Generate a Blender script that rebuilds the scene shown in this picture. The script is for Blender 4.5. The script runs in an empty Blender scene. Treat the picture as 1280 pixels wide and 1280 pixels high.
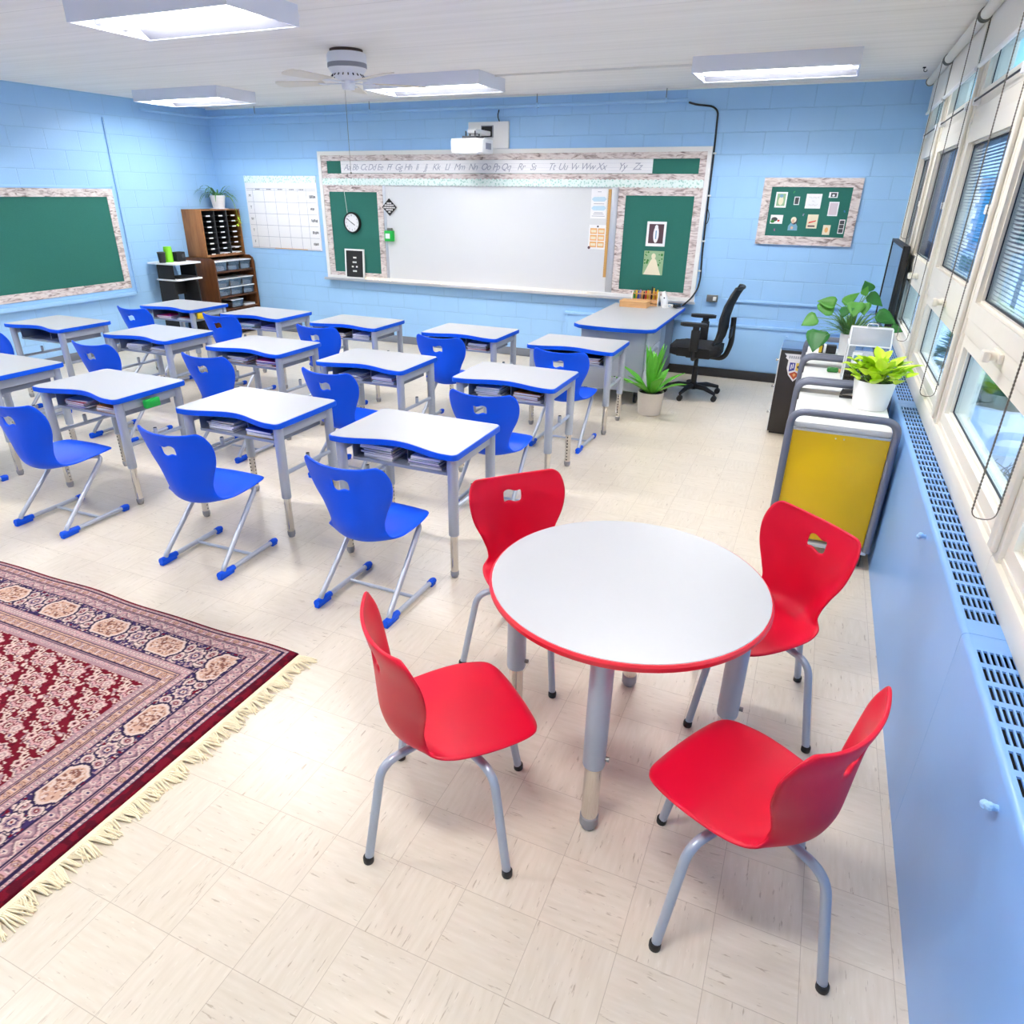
LAMP_E=6.0; LAMP_W=38.0; WORLD_E=3.6; EXPO=0.74
import bpy, bmesh, math, random
import numpy as np
from mathutils import Vector, Matrix
random.seed(7)
PI=math.pi
S=bpy.context.scene; COL=S.collection
def lin(c):
    return tuple(((v/255)/12.92 if v/255<=.04045 else ((v/255+.055)/1.055)**2.4) for v in c)
# ------------------------------------------------------------------ materials
MAT={}
def nodes(name):
    m=bpy.data.materials.new(name); m.use_nodes=True
    nt=m.node_tree; b=nt.nodes['Principled BSDF']; MAT[name]=m
    return m,nt,b
def N(nt,t,**k):
    n=nt.nodes.new(t)
    for a,v in k.items(): setattr(n,a,v)
    return n
def mathn(nt,op,a,b=None,c=None):
    n=N(nt,'ShaderNodeMath',operation=op)
    for i,v in enumerate((a,b,c)):
        if v is None: continue
        if isinstance(v,(int,float)): n.inputs[i].default_value=v
        else: nt.links.new(v,n.inputs[i])
    return n.outputs[0]
def mixc(nt,f,a,b,mode='MIX'):
    n=N(nt,'ShaderNodeMix',data_type='RGBA',blend_type=mode)
    for i,v in ((0,f),(6,a),(7,b)):
        if isinstance(v,(int,float)): n.inputs[i].default_value=v
        elif isinstance(v,tuple): n.inputs[i].default_value=(*v,1)[:4]
        else: nt.links.new(v,n.inputs[i])
    return n.outputs[2]
def pos(nt): return N(nt,'ShaderNodeNewGeometry').outputs['Position']
def objco(nt): return N(nt,'ShaderNodeTexCoord').outputs['Object']
def noise(nt,co,scale,detail=2,rough=.5,vec=None):
    if vec:
        mp=N(nt,'ShaderNodeMapping'); mp.inputs['Scale'].default_value=vec; nt.links.new(co,mp.inputs[0]); co=mp.outputs[0]
    n=N(nt,'ShaderNodeTexNoise'); n.inputs['Scale'].default_value=scale; n.inputs['Detail'].default_value=detail; n.inputs['Roughness'].default_value=rough
    nt.links.new(co,n.inputs['Vector']); return n.outputs[0]
def ramp(nt,f,stops,interp='LINEAR'):
    r=N(nt,'ShaderNodeValToRGB'); r.color_ramp.interpolation=interp
    e=r.color_ramp.elements
    while len(e)<len(stops): e.new(.5)
    for i,(p,c) in enumerate(stops): e[i].position=p; e[i].color=(*c,1)
    nt.links.new(f,r.inputs[0]); return r.outputs[0]
def bump(nt,b,h,strength=.2,dist=.01):
    n=N(nt,'ShaderNodeBump'); n.inputs['Strength'].default_value=strength; n.inputs['Distance'].default_value=dist
    nt.links.new(h,n.inputs['Height']); nt.links.new(n.outputs[0],b.inputs['Normal'])
def pbr(name,c,rough=.5,metal=0,var=0,scale=30,bmp=0,bscale=200,spec=.5,coat=0):
    m,nt,b=nodes(name)
    c=lin(c); b.inputs['Base Color'].default_value=(*c,1)
    b.inputs['Roughness'].default_value=rough; b.inputs['Metallic'].default_value=metal; b.inputs['Specular IOR Level'].default_value=spec
    if coat: b.inputs['Coat Weight'].default_value=coat
    if var:
        f=noise(nt,objco(nt),scale,3)
        nt.links.new(mixc(nt,f,tuple(v*(1-var) for v in c),tuple(min(1,v*(1+var)) for v in c)),b.inputs['Base Color'])
    if bmp: bump(nt,b,noise(nt,objco(nt),bscale,2),bmp,.002)
    return m
def emit(name,c,s):
    m,nt,b=nodes(name); b.inputs['Base Color'].default_value=(.9,.9,.9,1)
    b.inputs['Emission Color'].default_value=(*lin(c),1); b.inputs['Emission Strength'].default_value=s
    m.cycles.emission_sampling='NONE'
    return m
def glassy(name,tint,refl=.08,rough=.02):
    m=bpy.data.materials.new(name); m.use_nodes=True; nt=m.node_tree; nt.nodes.clear(); MAT[name]=m
    t=N(nt,'ShaderNodeBsdfTransparent'); t.inputs[0].default_value=(*tint,1)
    g=N(nt,'ShaderNodeBsdfGlossy'); g.inputs['Roughness'].default_value=rough
    fr=N(nt,'ShaderNodeFresnel'); fr.inputs[0].default_value=1.45
    mx=N(nt,'ShaderNodeMixShader'); o=N(nt,'ShaderNodeOutputMaterial')
    f=mathn(nt,'MULTIPLY',fr.outputs[0],refl/.04)
    f=mathn(nt,'MINIMUM',f,.6)
    nt.links.new(f,mx.inputs[0]); nt.links.new(t.outputs[0],mx.inputs[1]); nt.links.new(g.outputs[0],mx.inputs[2]); nt.links.new(mx.outputs[0],o.inputs[0])
    return m
# floor: nine inch vinyl tiles laid quarter turned
T=.2286
def mk_floor():
    m,nt,b=nodes('floor_tile'); p=pos(nt)
    s=N(nt,'ShaderNodeSeparateXYZ'); nt.links.new(p,s.inputs[0])
    cx=mathn(nt,'DIVIDE',s.outputs[0],T); cy=mathn(nt,'DIVIDE',s.outputs[1],T)
    ix=mathn(nt,'FLOOR',cx); iy=mathn(nt,'FLOOR',cy)
    par=mathn(nt,'FLOORED_MODULO',mathn(nt,'ADD',ix,iy),2.)
    wn=N(nt,'ShaderNodeTexWhiteNoise',noise_dimensions='2D'); cv=N(nt,'ShaderNodeCombineXYZ')
    nt.links.new(ix,cv.inputs[0]); nt.links.new(iy,cv.inputs[1]); nt.links.new(cv.outputs[0],wn.inputs['Vector'])
    a=N(nt,'ShaderNodeMix',data_type='FLOAT'); nt.links.new(par,a.inputs[0]); nt.links.new(cx,a.inputs[2]); nt.links.new(cy,a.inputs[3])
    c=N(nt,'ShaderNodeMix',data_type='FLOAT'); nt.links.new(par,c.inputs[0]); nt.links.new(cy,c.inputs[2]); nt.links.new(cx,c.inputs[3])
    v=N(nt,'ShaderNodeCombineXYZ'); nt.links.new(mathn(nt,'MULTIPLY',a.outputs[0],2.2),v.inputs[0]); nt.links.new(mathn(nt,'MULTIPLY',c.outputs[0],15.),v.inputs[1])
    nt.links.new(mathn(nt,'MULTIPLY',wn.outputs[0],40.),v.inputs[2])
    n1=noise(nt,v.outputs[0],1.6,4,.6); n2=noise(nt,v.outputs[0],1.1,2,.5)
    base=ramp(nt,n2,[(.3,lin((215,203,183))),(.7,lin((223,212,194)))])
    tone=mathn(nt,'MULTIPLY_ADD',wn.outputs[0],.05,.965)
    st=ramp(nt,n1,[(.0,(0,0,0)),(.635,(0,0,0)),(.69,(1,1,1))])
    col=mixc(nt,mathn(nt,'MULTIPLY',st,.62),base,lin((158,138,112)))
    st2=ramp(nt,noise(nt,v.outputs[0],2.6,2,.5),[(.0,(1,1,1)),(.27,(1,1,1)),(.33,(0,0,0))])
    col=mixc(nt,mathn(nt,'MULTIPLY',st2,.25),col,lin((247,241,228)))
    fx=mathn(nt,'FRACT',cx); fy=mathn(nt,'FRACT',cy)
    dx=mathn(nt,'MINIMUM',fx,mathn(nt,'SUBTRACT',1.,fx)); dy=mathn(nt,'MINIMUM',fy,mathn(nt,'SUBTRACT',1.,fy))
    j=mathn(nt,'LESS_THAN',mathn(nt,'MINIMUM',dx,dy),.0042)
    col=mixc(nt,mathn(nt,'MULTIPLY',j,.5),col,lin((150,130,105)))
    mu=N(nt,'ShaderNodeVectorMath',operation='SCALE'); nt.links.new(col,mu.inputs[0]); nt.links.new(tone,mu.inputs['Scale'])
    big=noise(nt,p,.9,3); 
    nt.links.new(mixc(nt,mathn(nt,'MULTIPLY',big,.08),mu.outputs[0],lin((208,194,172))),b.inputs['Base Color'])
    b.inputs['Roughness'].default_value=.3
    b.inputs['Specular IOR Level'].default_value=.42
mk_floor()
# painted concrete block, course height .197, half bond
def mk_block(name,axis,c,z0,u0):
    m,nt,b=nodes(name); p=pos(nt); s=N(nt,'ShaderNodeSeparateXYZ'); nt.links.new(p,s.inputs[0])
    v=N(nt,'ShaderNodeCombineXYZ'); nt.links.new(mathn(nt,'ADD',s.outputs[axis],u0),v.inputs[0]); nt.links.new(mathn(nt,'ADD',s.outputs[2],-z0),v.inputs[1])
    bt=N(nt,'ShaderNodeTexBrick'); bt.offset=.5; bt.inputs['Scale'].default_value=1; bt.inputs['Mortar Size'].default_value=.006; bt.inputs['Mortar Smooth'].default_value=.6
    bt.inputs['Brick Width'].default_value=.402; bt.inputs['Row Height'].default_value=.197; nt.links.new(v.outputs[0],bt.inputs[0])
    cl=lin(c); d=tuple(x*.86 for x in cl)
    big=noise(nt,p,2.5,3)
    col=mixc(nt,mathn(nt,'MULTIPLY',bt.outputs['Fac'],.55),mixc(nt,big,tuple(x*.95 for x in cl),tuple(x*1.04 for x in cl)),d)
    nt.links.new(col,b.inputs['Base Color']); b.inputs['Roughness'].default_value=.38
    h=mathn(nt,'ADD',mathn(nt,'MULTIPLY',bt.outputs['Fac'],-1.),mathn(nt,'MULTIPLY',noise(nt,p,60,3),.25))
    bump(nt,b,h,.5,.006)
WALLC=(160,204,245)
mk_block('block_x',0,WALLC,.07,.0); mk_block('block_y',1,WALLC,.07,.06)
def mk_ceiling():
    m,nt,b=nodes('ceiling_panel'); p=pos(nt)
    n=noise(nt,p,1,4,.6,vec=(.6,14,1)); n2=noise(nt,p,120,2)
    s=N(nt,'ShaderNodeSeparateXYZ'); nt.links.new(p,s.inputs[0])
    fy=mathn(nt,'FRACT',mathn(nt,'DIVIDE',mathn(nt,'ADD',s.outputs[1],5.),.61))
    j=mathn(nt,'LESS_THAN',fy,.008)
    c=ramp(nt,n,[(.3,lin((240,236,229))),(.7,lin((250,246,240)))])
    nt.links.new(mixc(nt,mathn(nt,'MULTIPLY',j,.35),c,lin((150,146,140))),b.inputs['Base Color'])
    b.inputs['Roughness'].default_value=.75; bump(nt,b,mathn(nt,'ADD',n,mathn(nt,'MULTIPLY',n2,.5)),.2,.004)
mk_ceiling()
def mk_rusticwood():                       # printed whitewashed plank border
    m,nt,b=nodes('plank_border'); p=pos(nt)
    w=noise(nt,p,3,2); 
    mp=N(nt,'ShaderNodeMapping'); mp.inputs['Scale'].default_value=(7,7,26); nt.links.new(p,mp.inputs[0])
    n=N(nt,'ShaderNodeTexNoise'); n.inputs['Scale'].default_value=1.3; n.inputs['Detail'].default_value=5; n.inputs['Distortion'].default_value=1.2; nt.links.new(mp.outputs[0],n.inputs[0])
    c=ramp(nt,n.outputs[0],[(.3,lin((120,104,100))),(.42,lin((188,172,168))),(.5,lin((214,200,196))),(.62,lin((228,219,215))),(.75,lin((190,175,170)))])
    nt.links.new(c,b.inputs['Base Color']); b.inputs['Roughness'].default_value=.6
mk_rusticwood()
def mk_wood(name,c1,c2,sc,vec):
    m,nt,b=nodes(name); n=noise(nt,objco(nt),sc,4,.6,vec=vec)
    nt.links.new(ramp(nt,n,[(.3,lin(c1)),(.7,lin(c2))]),b.inputs['Base Color']); b.inputs['Roughness'].default_value=.45
mk_wood('oak',(120,74,34),(168,112,62),3,(6,6,.8)); mk_wood('walnut',(70,38,14),(112,66,30),3,(6,6,.8)); mk_wood('pale_wood',(205,150,95),(228,182,128),3,(1,8,8))
def mk_mint():
    m,nt,b=nodes('mint_border'); p=pos(nt); v=N(nt,'ShaderNodeTexVoronoi'); v.inputs['Scale'].default_value=38; nt.links.new(p,v.inputs[0])
    nt.links.new(ramp(nt,v.outputs[0],[(.12,lin((150,196,184))),(.3,lin((206,232,224))),(.5,lin((232,246,240)))]),b.inputs['Base Color']); b.inputs['Roughness'].default_value=.6
mk_mint()
def mk_felt(name,c):
    m,nt,b=nodes(name); n=noise(nt,pos(nt),160,3,.7); c=lin(c)
    nt.links.new(mixc(nt,n,tuple(v*.8 for v in c),tuple(v*1.2 for v in c)),b.inputs['Base Color']); b.inputs['Roughness'].default_value=.9
    bump(nt,b,n,.3,.002)
mk_felt('felt_green',(34,104,92))
pbr('blue_paint',WALLC,.38,var=.03,scale=3,bmp=.05,bscale=60); pbr('blue_cover',(124,170,228),.33,var=.05,scale=4,bmp=.05,bscale=90)
pbr('base_black',(45,43,44),.5); pbr('base_grey',(120,124,134),.5)
pbr('chair_blue',(0,80,226),.42,bmp=.12,bscale=420,spec=.22); pbr('cap_blue',(0,82,220),.45,spec=.25); pbr('edge_blue',(4,84,214),.45,spec=.25)
pbr('chair_red',(206,4,44),.4,bmp=.12,bscale=420,spec=.28); pbr('edge_red',(222,34,52),.4)
pbr('laminate',(184,185,188),.35,var=.015,scale=90); pbr('tube_grey',(172,180,194),.32,.25); pbr('frame_silver',(182,187,198),.35,.35); pbr('chrome',(214,210,204),.12,1.); pbr('glide',(150,148,150),.45)
pbr('tray_grey',(146,154,168),.4,.2); pbr('hole_dark',(25,25,28),.7); pbr('black_plastic',(24,24,27),.5); pbr('black_fabric',(20,20,23),.85,bmp=.3,bscale=300); pbr('mesh_black',(30,34,36),.7,bmp=.4,bscale=500)
pbr('white_paint',(236,235,232),.4); pbr('cream_frame',(232,226,212),.42,var=.03,scale=6); pbr('white_plastic',(238,238,238),.35); pbr('white_matte',(240,239,236),.7)
pbr('whiteboard',(222,223,224),.15); pbr('paper',(240,239,240),.75); pbr('fixture',(226,229,240),.5); pbr('alu',(205,208,214),.35,.5)
pbr('cart_grey',(112,116,132),.4,.2); pbr('yellow',(226,184,10),.3); pbr('cab_black',(42,37,36),.45,var=.12,scale=160); pbr('cab_top',(90,120,160),.3)
pbr('slat',(70,84,124),.6); pbr('slat_light',(150,178,220),.5); pbr('gasket',(40,46,56),.6); pbr('bracket',(128,126,122),.4,.5); pbr('shade_fabric',(226,224,218),.85); pbr('chain',(120,112,102),.35,.6)
pbr('soil',(52,40,32),.95,bmp=.6,bscale=120); pbr('pot_white',(238,236,234),.35); pbr('pot_stone',(214,205,196),.8,var=.05,scale=60)
pbr('leaf_dark',(44,122,46),.4,var=.25,scale=12); pbr('leaf_mid',(86,160,58),.4,var=.25,scale=12); pbr('leaf_lime',(200,232,50),.45,var=.2,scale=14); pbr('leaf_snake',(92,176,50),.38,var=.3,scale=9); pbr('leaf_thin',(84,138,74),.5); pbr('stem',(120,160,80),.5)
pbr('green_tag',(20,180,70),.45); pbr('yellow_tag',(240,205,20),.45); pbr('green_can',(120,205,20),.4); pbr('screen',(20,24,30),.03,spec=.8); pbr('white_dark',(60,62,70),.6)
pbr('ink',(60,62,72),.7); pbr('ink_soft',(168,170,182),.7); pbr('chalk_black',(32,32,34),.8); pbr('clock_face',(240,238,240),.4); pbr('orange',(232,176,110),.7); pbr('pale_blue',(186,214,228),.7); pbr('ruler',(205,158,92),.6)
pbr('card_cream',(232,222,196),.7); pbr('card_brown',(84,58,66),.7); pbr('card_green',(150,180,140),.7); pbr('card_grey',(70,72,76),.7); pbr('card_pink',(216,200,206),.7); pbr('card_red',(214,70,54),.7); pbr('skin',(214,176,150),.7); pbr('card_blue',(120,164,190),.7)
pbr('bf_green',(40,190,90),.5); pbr('bf_blue',(40,140,220),.5); pbr('bf_lilac',(190,170,210),.5); pbr('bf_pink',(200,80,160),.5)
pbr('notebook_pink',(226,40,130),.5); pbr('notebook_blue',(60,90,190),.5); pbr('notebook_green',(10,110,70),.5); pbr('notebook_orange',(206,120,40),.5); pbr('notebook_red',(190,50,60),.5); pbr('notebook_lilac',(150,140,200),.5); pbr('notebook_grey',(150,152,162),.6); pbr('notebook_dark',(52,50,62),.6); pbr('notebook_yellow',(240,200,40),.5); pbr('notebook_cream',(228,214,186),.6); pbr('notebook_teal',(120,176,186),.5)
pbr('fan_blade',(230,222,206),.5); pbr('fan_white',(232,234,240),.4); pbr('fan_brown',(80,60,52),.7); pbr('rope',(240,226,192),.9); pbr('cable',(30,32,38),.5)
pbr('bin_clear',(200,205,210),.3); pbr('bin_lid',(238,238,240),.4); pbr('bin_stuff',(206,198,194),.8,var=.6,scale=60)
pbr('emb_blue',(52,62,150),.5); pbr('emb_yellow',(240,205,90),.5); pbr('emb_red',(190,84,50),.5)
pbr('pavement',(160,176,200),.8,var=.06,scale=4); pbr('sign_blue',(70,140,190),.5); pbr('bush',(70,110,84),.7,var=.4,scale=20); pbr('facade',(206,220,236),.8,var=.06,scale=3); pbr('wrap',(226,230,240),.4,var=.05,scale=8); pbr('twig',(96,112,140),.8)
emit('lamp_glow',(255,252,248),LAMP_E); emit('bulb_warm',(255,214,160),6.)
glassy('pane',(.90,.96,1.),.02); glassy('acrylic',(.93,.94,.96),.06); glassy('bin_glass',(.92,.93,.94),.05,.15)
m=glassy('frost',(.9,.92,.94),.06); nt=m.node_tree; o=nt.nodes['Material Output']; prev=o.inputs[0].links[0].from_socket
df=N(nt,'ShaderNodeBsdfDiffuse'); df.inputs[0].default_value=(.85,.87,.9,1); mx=N(nt,'ShaderNodeMixShader'); mx.inputs[0].default_value=.38
nt.links.new(prev,mx.inputs[1]); nt.links.new(df.outputs[0],mx.inputs[2]); nt.links.new(mx.outputs[0],o.inputs[0])
def mk_rug():
    m,nt,b=nodes('rug_pile'); a=N(nt,'ShaderNodeAttribute',attribute_name='weave'); n=noise(nt,pos(nt),260,2)
    nt.links.new(mixc(nt,.35,a.outputs[0],mixc(nt,n,(0.35,0.35,0.35),(1,1,1)),'MULTIPLY'),b.inputs['Base Color']); b.inputs['Roughness'].default_value=.95; b.inputs['Specular IOR Level'].default_value=.1
    bump(nt,b,n,.4,.004)
mk_rug()
# ------------------------------------------------------------------ mesh builder
def fillet(pts,r,n=6):
    P=[Vector(p) for p in pts]; out=[P[0]]
    for i in range(1,len(P)-1):
        a=(P[i-1]-P[i]); c=(P[i+1]-P[i]); rr=min(r,a.length*.49,c.length*.49)
        p0=P[i]+a.normalized()*rr; p1=P[i]+c.normalized()*rr
        for k in range(n+1):
            t=k/n; out.append(p0*(1-t)**2+P[i]*2*t*(1-t)+p1*t*t)
    out.append(P[-1]); return out
class MB:
    def __init__(s): s.bm=bmesh.new(); s.mats=[]; s.mi=0; s.X=Matrix()
    def m(s,name):
        if name not in s.mats: s.mats.append(name)
        s.mi=s.mats.index(name); return s
    def face(s,vs):
        try: f=s.bm.faces.new(vs); f.material_index=s.mi; return f
        except ValueError: return None
    def v(s,p): return s.bm.verts.new(s.X@Vector(p))
    def box(s,x0,x1,y0,y1,z0,z1,bev=0,seg=2):
        n0=len(s.bm.verts); V=[s.v((x,y,z)) for z in (z0,z1) for y in (y0,y1) for x in (x0,x1)]
        F=[s.face([V[i] for i in q]) for q in ((0,2,3,1),(4,5,7,6),(0,1,5,4),(2,6,7,3),(0,4,6,2),(1,3,7,5))]
        if bev:
            E=list({e for f in F for e in f.edges})
            r=bmesh.ops.bevel(s.bm,geom=E,offset=bev,segments=seg,profile=.5,affect='EDGES')
            for f in r['faces']: f.material_index=s.mi
        return s
    def tube(s,pts,r,seg=10,caps=True,closed=False):
        P=[Vector(p) for p in pts]; n=len(P); R=r if isinstance(r,(list,tuple)) else [r]*n
        rings=[]; up=None
        for i in range(n):
            if closed: d=(P[(i+1)%n]-P[i-1])
            else: d=(P[min(i+1,n-1)]-P[max(i-1,0)])
            d.normalize()
            if up is None:
                up=Vector((0,0,1)) if abs(d.z)<.9 else Vector((1,0,0))
            a=d.cross(up)
            if a.length<1e-6: a=d.orthogonal()
            a.normalize(); up=a.cross(d).normalized()
            rings.append([s.v(P[i]+(a*math.cos(2*PI*k/seg)+up*math.sin(2*PI*k/seg))*R[i]) for k in range(seg)])
        for i in range(n if closed else n-1):
            A=rings[i]; B=rings[(i+1)%n]
            for k in range(seg): s.face([A[k],A[(k+1)%seg],B[(k+1)%seg],B[k]])
        if caps and not closed: s.face(rings[0][::-1]); s.face(rings[-1])
        return s
    def lathe(s,prof,c=(0,0,0),seg=32,axis='Z'):
        c=Vector(c); rings=[]
        def pt(r,h,a):
            x,y=r*math.cos(a),r*math.sin(a)
            return c+(Vector((x,y,h)) if axis=='Z' else Vector((x,-h,y)) if axis=='Y' else Vector((h,x,y)))
        for r,h in prof:
            rings.append([s.v(pt(r,h,0))] if r<1e-6 else [s.v(pt(r,h,2*PI*k/seg)) for k in range(seg)])
        for A,B in zip(rings,rings[1:]):
            for k in range(seg):
                k2=(k+1)%seg
                if len(A)==1 and len(B)==1: continue
                if len(A)==1: s.face([A[0],B[k2],B[k]])
                elif len(B)==1: s.face([A[k],A[k2],B[0]])
                else: s.face([A[k],A[k2],B[k2],B[k]])
        return s
    def cyl(s,c,r,h,seg=20,axis='Z',r2=None):
        r2=r if r2 is None else r2
        return s.lathe([(0,0),(r,0),(r2,h),(0,h)],c,seg,axis)
    def prism(s,poly,z0,z1,plane='XY',bev=0):
        def p(a,b,z): return (a,b,z) if plane=='XY' else ((a,z,b) if plane=='XZ' else (z,a,b))
        A=[s.v(p(a,b,z0)) for a,b in poly]; B=[s.v(p(a,b,z1)) for a,b in poly]; n=len(poly)
        F=[s.face(A[::-1]),s.face(B)]+[s.face([A[i],A[(i+1)%n],B[(i+1)%n],B[i]]) for i in range(n)]
        if bev:
            E=[e for e in F[1].edges]+[e for e in F[0].edges]
            r=bmesh.ops.bevel(s.bm,geom=E,offset=bev,segments=2,profile=.5,affect='EDGES')
            for f in r['faces']: f.material_index=s.mi
        return s
    def ball(s,c,r,seg=12,sq=1):
        n=max(4,seg//2); return s.lathe([(r*math.sin(PI*i/n),-r*sq*math.cos(PI*i/n)) for i in range(n+1)],c,seg)
    def grid(s,rows):
        V=[[s.v(p) for p in r] for r in rows]
        for a,b in zip(V,V[1:]):
            for k in range(len(a)-1): s.face([a[k],a[k+1],b[k+1],b[k]])
        return V
    def frame(s,ax,a0,a1,b0,b1,w,d0,d1):   # rectangular ring; ax: axis of depth ('X' or 'Y'), a = horizontal, b = vertical
        for (p0,p1,q0,q1) in ((a0,a1,b0,b0+w),(a0,a1,b1-w,b1),(a0,a0+w,b0+w,b1-w),(a1-w,a1,b0+w,b1-w)):
            if ax=='X': s.box(d0,d1,p0,p1,q0,q1)
            else: s.box(p0,p1,d0,d1,q0,q1)
        return s
    def build(s,name,parent=None,smooth=32,loc=None):
        bmesh.ops.recalc_face_normals(s.bm,faces=s.bm.faces[:])
        me=bpy.data.meshes.new(name); s.bm.to_mesh(me); s.bm.free()
        for n in s.mats: me.materials.append(MAT[n])
        if smooth:
            me.shade_smooth(); me.set_sharp_from_angle(angle=math.radians(smooth))
        o=bpy.data.objects.new(name,me); COL.objects.link(o)
        if parent: o.parent=parent
        if loc: o.location=loc
        return o
def mb(mat): return MB().m(mat)
def tag(o,label,cat,group=None,kind=None):
    o['label']=label; o['category']=cat
    if group: o['group']=group
    if kind: o['kind']=kind
    return o
def thing(name,label,cat,loc=(0,0,0),rz=0,group=None,kind=None):
    o=bpy.data.objects.new(name,None); COL.objects.link(o); o.empty_display_size=.1
    o.location=loc; o.rotation_euler=(0,0,rz); return tag(o,label,cat,group,kind)
def dup(root,loc,rz,label):
    r=root.copy(); COL.objects.link(r); r.location=loc; r.rotation_euler=(0,0,rz); r['label']=label
    def rec(a,b):
        for ch in a.children:
            c=ch.copy(); COL.objects.link(c); c.parent=b; rec(ch,c)
    rec(root,r); return r
def bake(o):
    dg=bpy.context.evaluated_depsgraph_get(); me=bpy.data.meshes.new_from_object(o.evaluated_get(dg)); old=o.data
    o.modifiers.clear(); o.data=me; bpy.data.meshes.remove(old)
    me.shade_smooth(); return o
def textmesh(b,body,size,X,shear=0.,depth=.0006,align='CENTER',space=1.):
    cu=bpy.data.curves.new('t','FONT'); cu.body=body; cu.size=size; cu.shear=shear; cu.extrude=depth; cu.align_x=align; cu.align_y='CENTER'; cu.resolution_u=3; cu.space_character=space
    o=bpy.data.objects.new('t',cu); COL.objects.link(o)
    dg=bpy.context.evaluated_depsgraph_get(); me=o.evaluated_get(dg).to_mesh()
    V=[b.bm.verts.new(b.X@X@v.co) for v in me.vertices]
    for p in me.polygons: b.face([V[i] for i in p.vertices])
    o.evaluated_get(dg).to_mesh_clear(); bpy.data.objects.remove(o); bpy.data.curves.remove(cu)
def onback(x,z,y): return Matrix.Translation((x,y,z))@Matrix.Rotation(PI/2,4,'X')
def rrect(x0,x1,y0,y1,r,n=5):
    out=[]
    for cx,cy,a in ((x1-r,y1-r,0),(x0+r,y1-r,PI/2),(x0+r,y0+r,PI),(x1-r,y0+r,1.5*PI)):
        out+=[(cx+r*math.cos(a+PI/2*k/n),cy+r*math.sin(a+PI/2*k/n)) for k in range(n+1)]
    return out
ORD=['first','second','third','fourth','fifth','sixth','seventh','eighth','ninth','tenth','eleventh','twelfth']
# ------------------------------------------------------------------ camera
XL,XW,YB,YR,ZC=-6.347,2.23,7.55,-3.0,2.835
cam=bpy.data.objects.new('camera',bpy.data.cameras.new('camera')); COL.objects.link(cam); S.camera=cam
Rr=((0.91467506,0.40404066,0.01098532),(-0.1806362,0.38431222,0.90535887),(-0.36158,0.83009353,-0.42450517))
right,up,fwd=(Vector(r) for r in Rr)
M=Matrix((right,up,-fwd)).transposed().to_4x4(); M.translation=Vector((1.54482,-.52672,1.86338)); cam.matrix_world=M
cam.data.sensor_width=36; cam.data.lens=857.401/1280*36; cam.data.shift_x=(640-627.083)/1280; cam.data.shift_y=(643.018-640)/1280
cam.data.clip_start=.02; cam.data.clip_end=200
# ------------------------------------------------------------------ shell
def struct(o,label): return tag(o,label,'room','',None) if 0 else (o.__setitem__('kind','structure'),o.__setitem__('label',label),o.__setitem__('category','room'),o)[3]
struct(mb('floor_tile').box(XL-.1,XW+.2,YR-.1,YB+.1,-.12,0).build('floor'),'cream vinyl tile floor of the classroom')
struct(mb('ceiling_panel').box(XL-.1,XW+.2,YR-.1,YB+.1,ZC,ZC+.12).build('ceiling'),'pale grey panelled ceiling with long seams')
struct(mb('block_y').box(XL-.12,XL,YR,YB,0,ZC).build('wall_left'),'light blue painted block wall on the left with the green board')
struct(mb('block_x').box(XL-.12,XW+.2,YB,YB+.12,0,ZC).build('wall_back'),'light blue painted block wall behind the whiteboard')
struct(mb('block_x').box(XL-.12,XW+.2,YR-.12,YR,0,ZC).build('wall_rear'),'light blue painted block wall behind the viewer')
struct(mb('blue_paint').box(XW,XW+.15,YR,YB,0,.775).build('wall_right'),'low blue wall under the windows behind the heater cover')
b=mb('base_black').box(-1.15,2.08,YB-.045,YB-.03,0,.098,.004); b.m('base_grey').box(XL+.01,-1.15,YB-.012,YB,0,.098,.004); struct(b.build('baseboard_back'),'dark rubber baseboard along the back wall')
struct(mb('base_grey').box(XL,XL+.012,YR,YB-.012,0,.098,.004).build('baseboard_left'),'grey rubber baseboard along the left wall')
# flush pipe cover on the back wall with a ledge
b=mb('blue_paint').box(-1.15,2.08,YB-.03,YB,.098,.56,.004).box(-1.17,2.08,YB-.045,YB,.56,.59,.006).cyl((1.34,YB-.03,.50),.012,.03,12,'Y')
b.box(-1.16,-1.13,YB-.034,YB,.098,.56,.003); struct(b.build('trim_1'),'flat blue metal pipe cover with a ledge low on the back wall')
struct(mb('blue_paint').box(.66,2.17,YB-.022,YB,.822,.845,.004).build('trim_2'),'thin blue cable raceway running across the back wall')
b=mb('blue_paint').tube(fillet([(.02,YB-.035,2.725),(XL+.035,YB-.035,2.728),(XL+.035,6.45,2.725)],.05),.017,10)
struct(b.build('trim_3'),'blue painted conduit pipe running under the ceiling along the walls')
b=mb('blue_paint').tube([(XL+.012,5.92,2.60),(XL+.012,5.915,.66)],.008,8); b.m('ink').tube([(XL+.014,5.928,2.60),(XL+.012,5.923,.70)],.0025,6)
struct(b.build('trim_4'),'thin vertical conduit on the left wall beside the green board')
for i,x in enumerate((-5.5,-3.75,-.2,-1.6)):
    b=mb('blue_paint').box(x-.012,x+.012,YB-.055,YB,2.705,2.75,.003); b.m('bracket').tube([(x,YB-.035,2.75),(x,YB-.035,ZC)],.004,6)
    tag(b.build('pipe_hanger'),'small metal hanger holding the ceiling conduit, %s from the left end of the back wall'%ORD[[0,1,3,2][i]],'hanger','conduit hangers')
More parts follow.
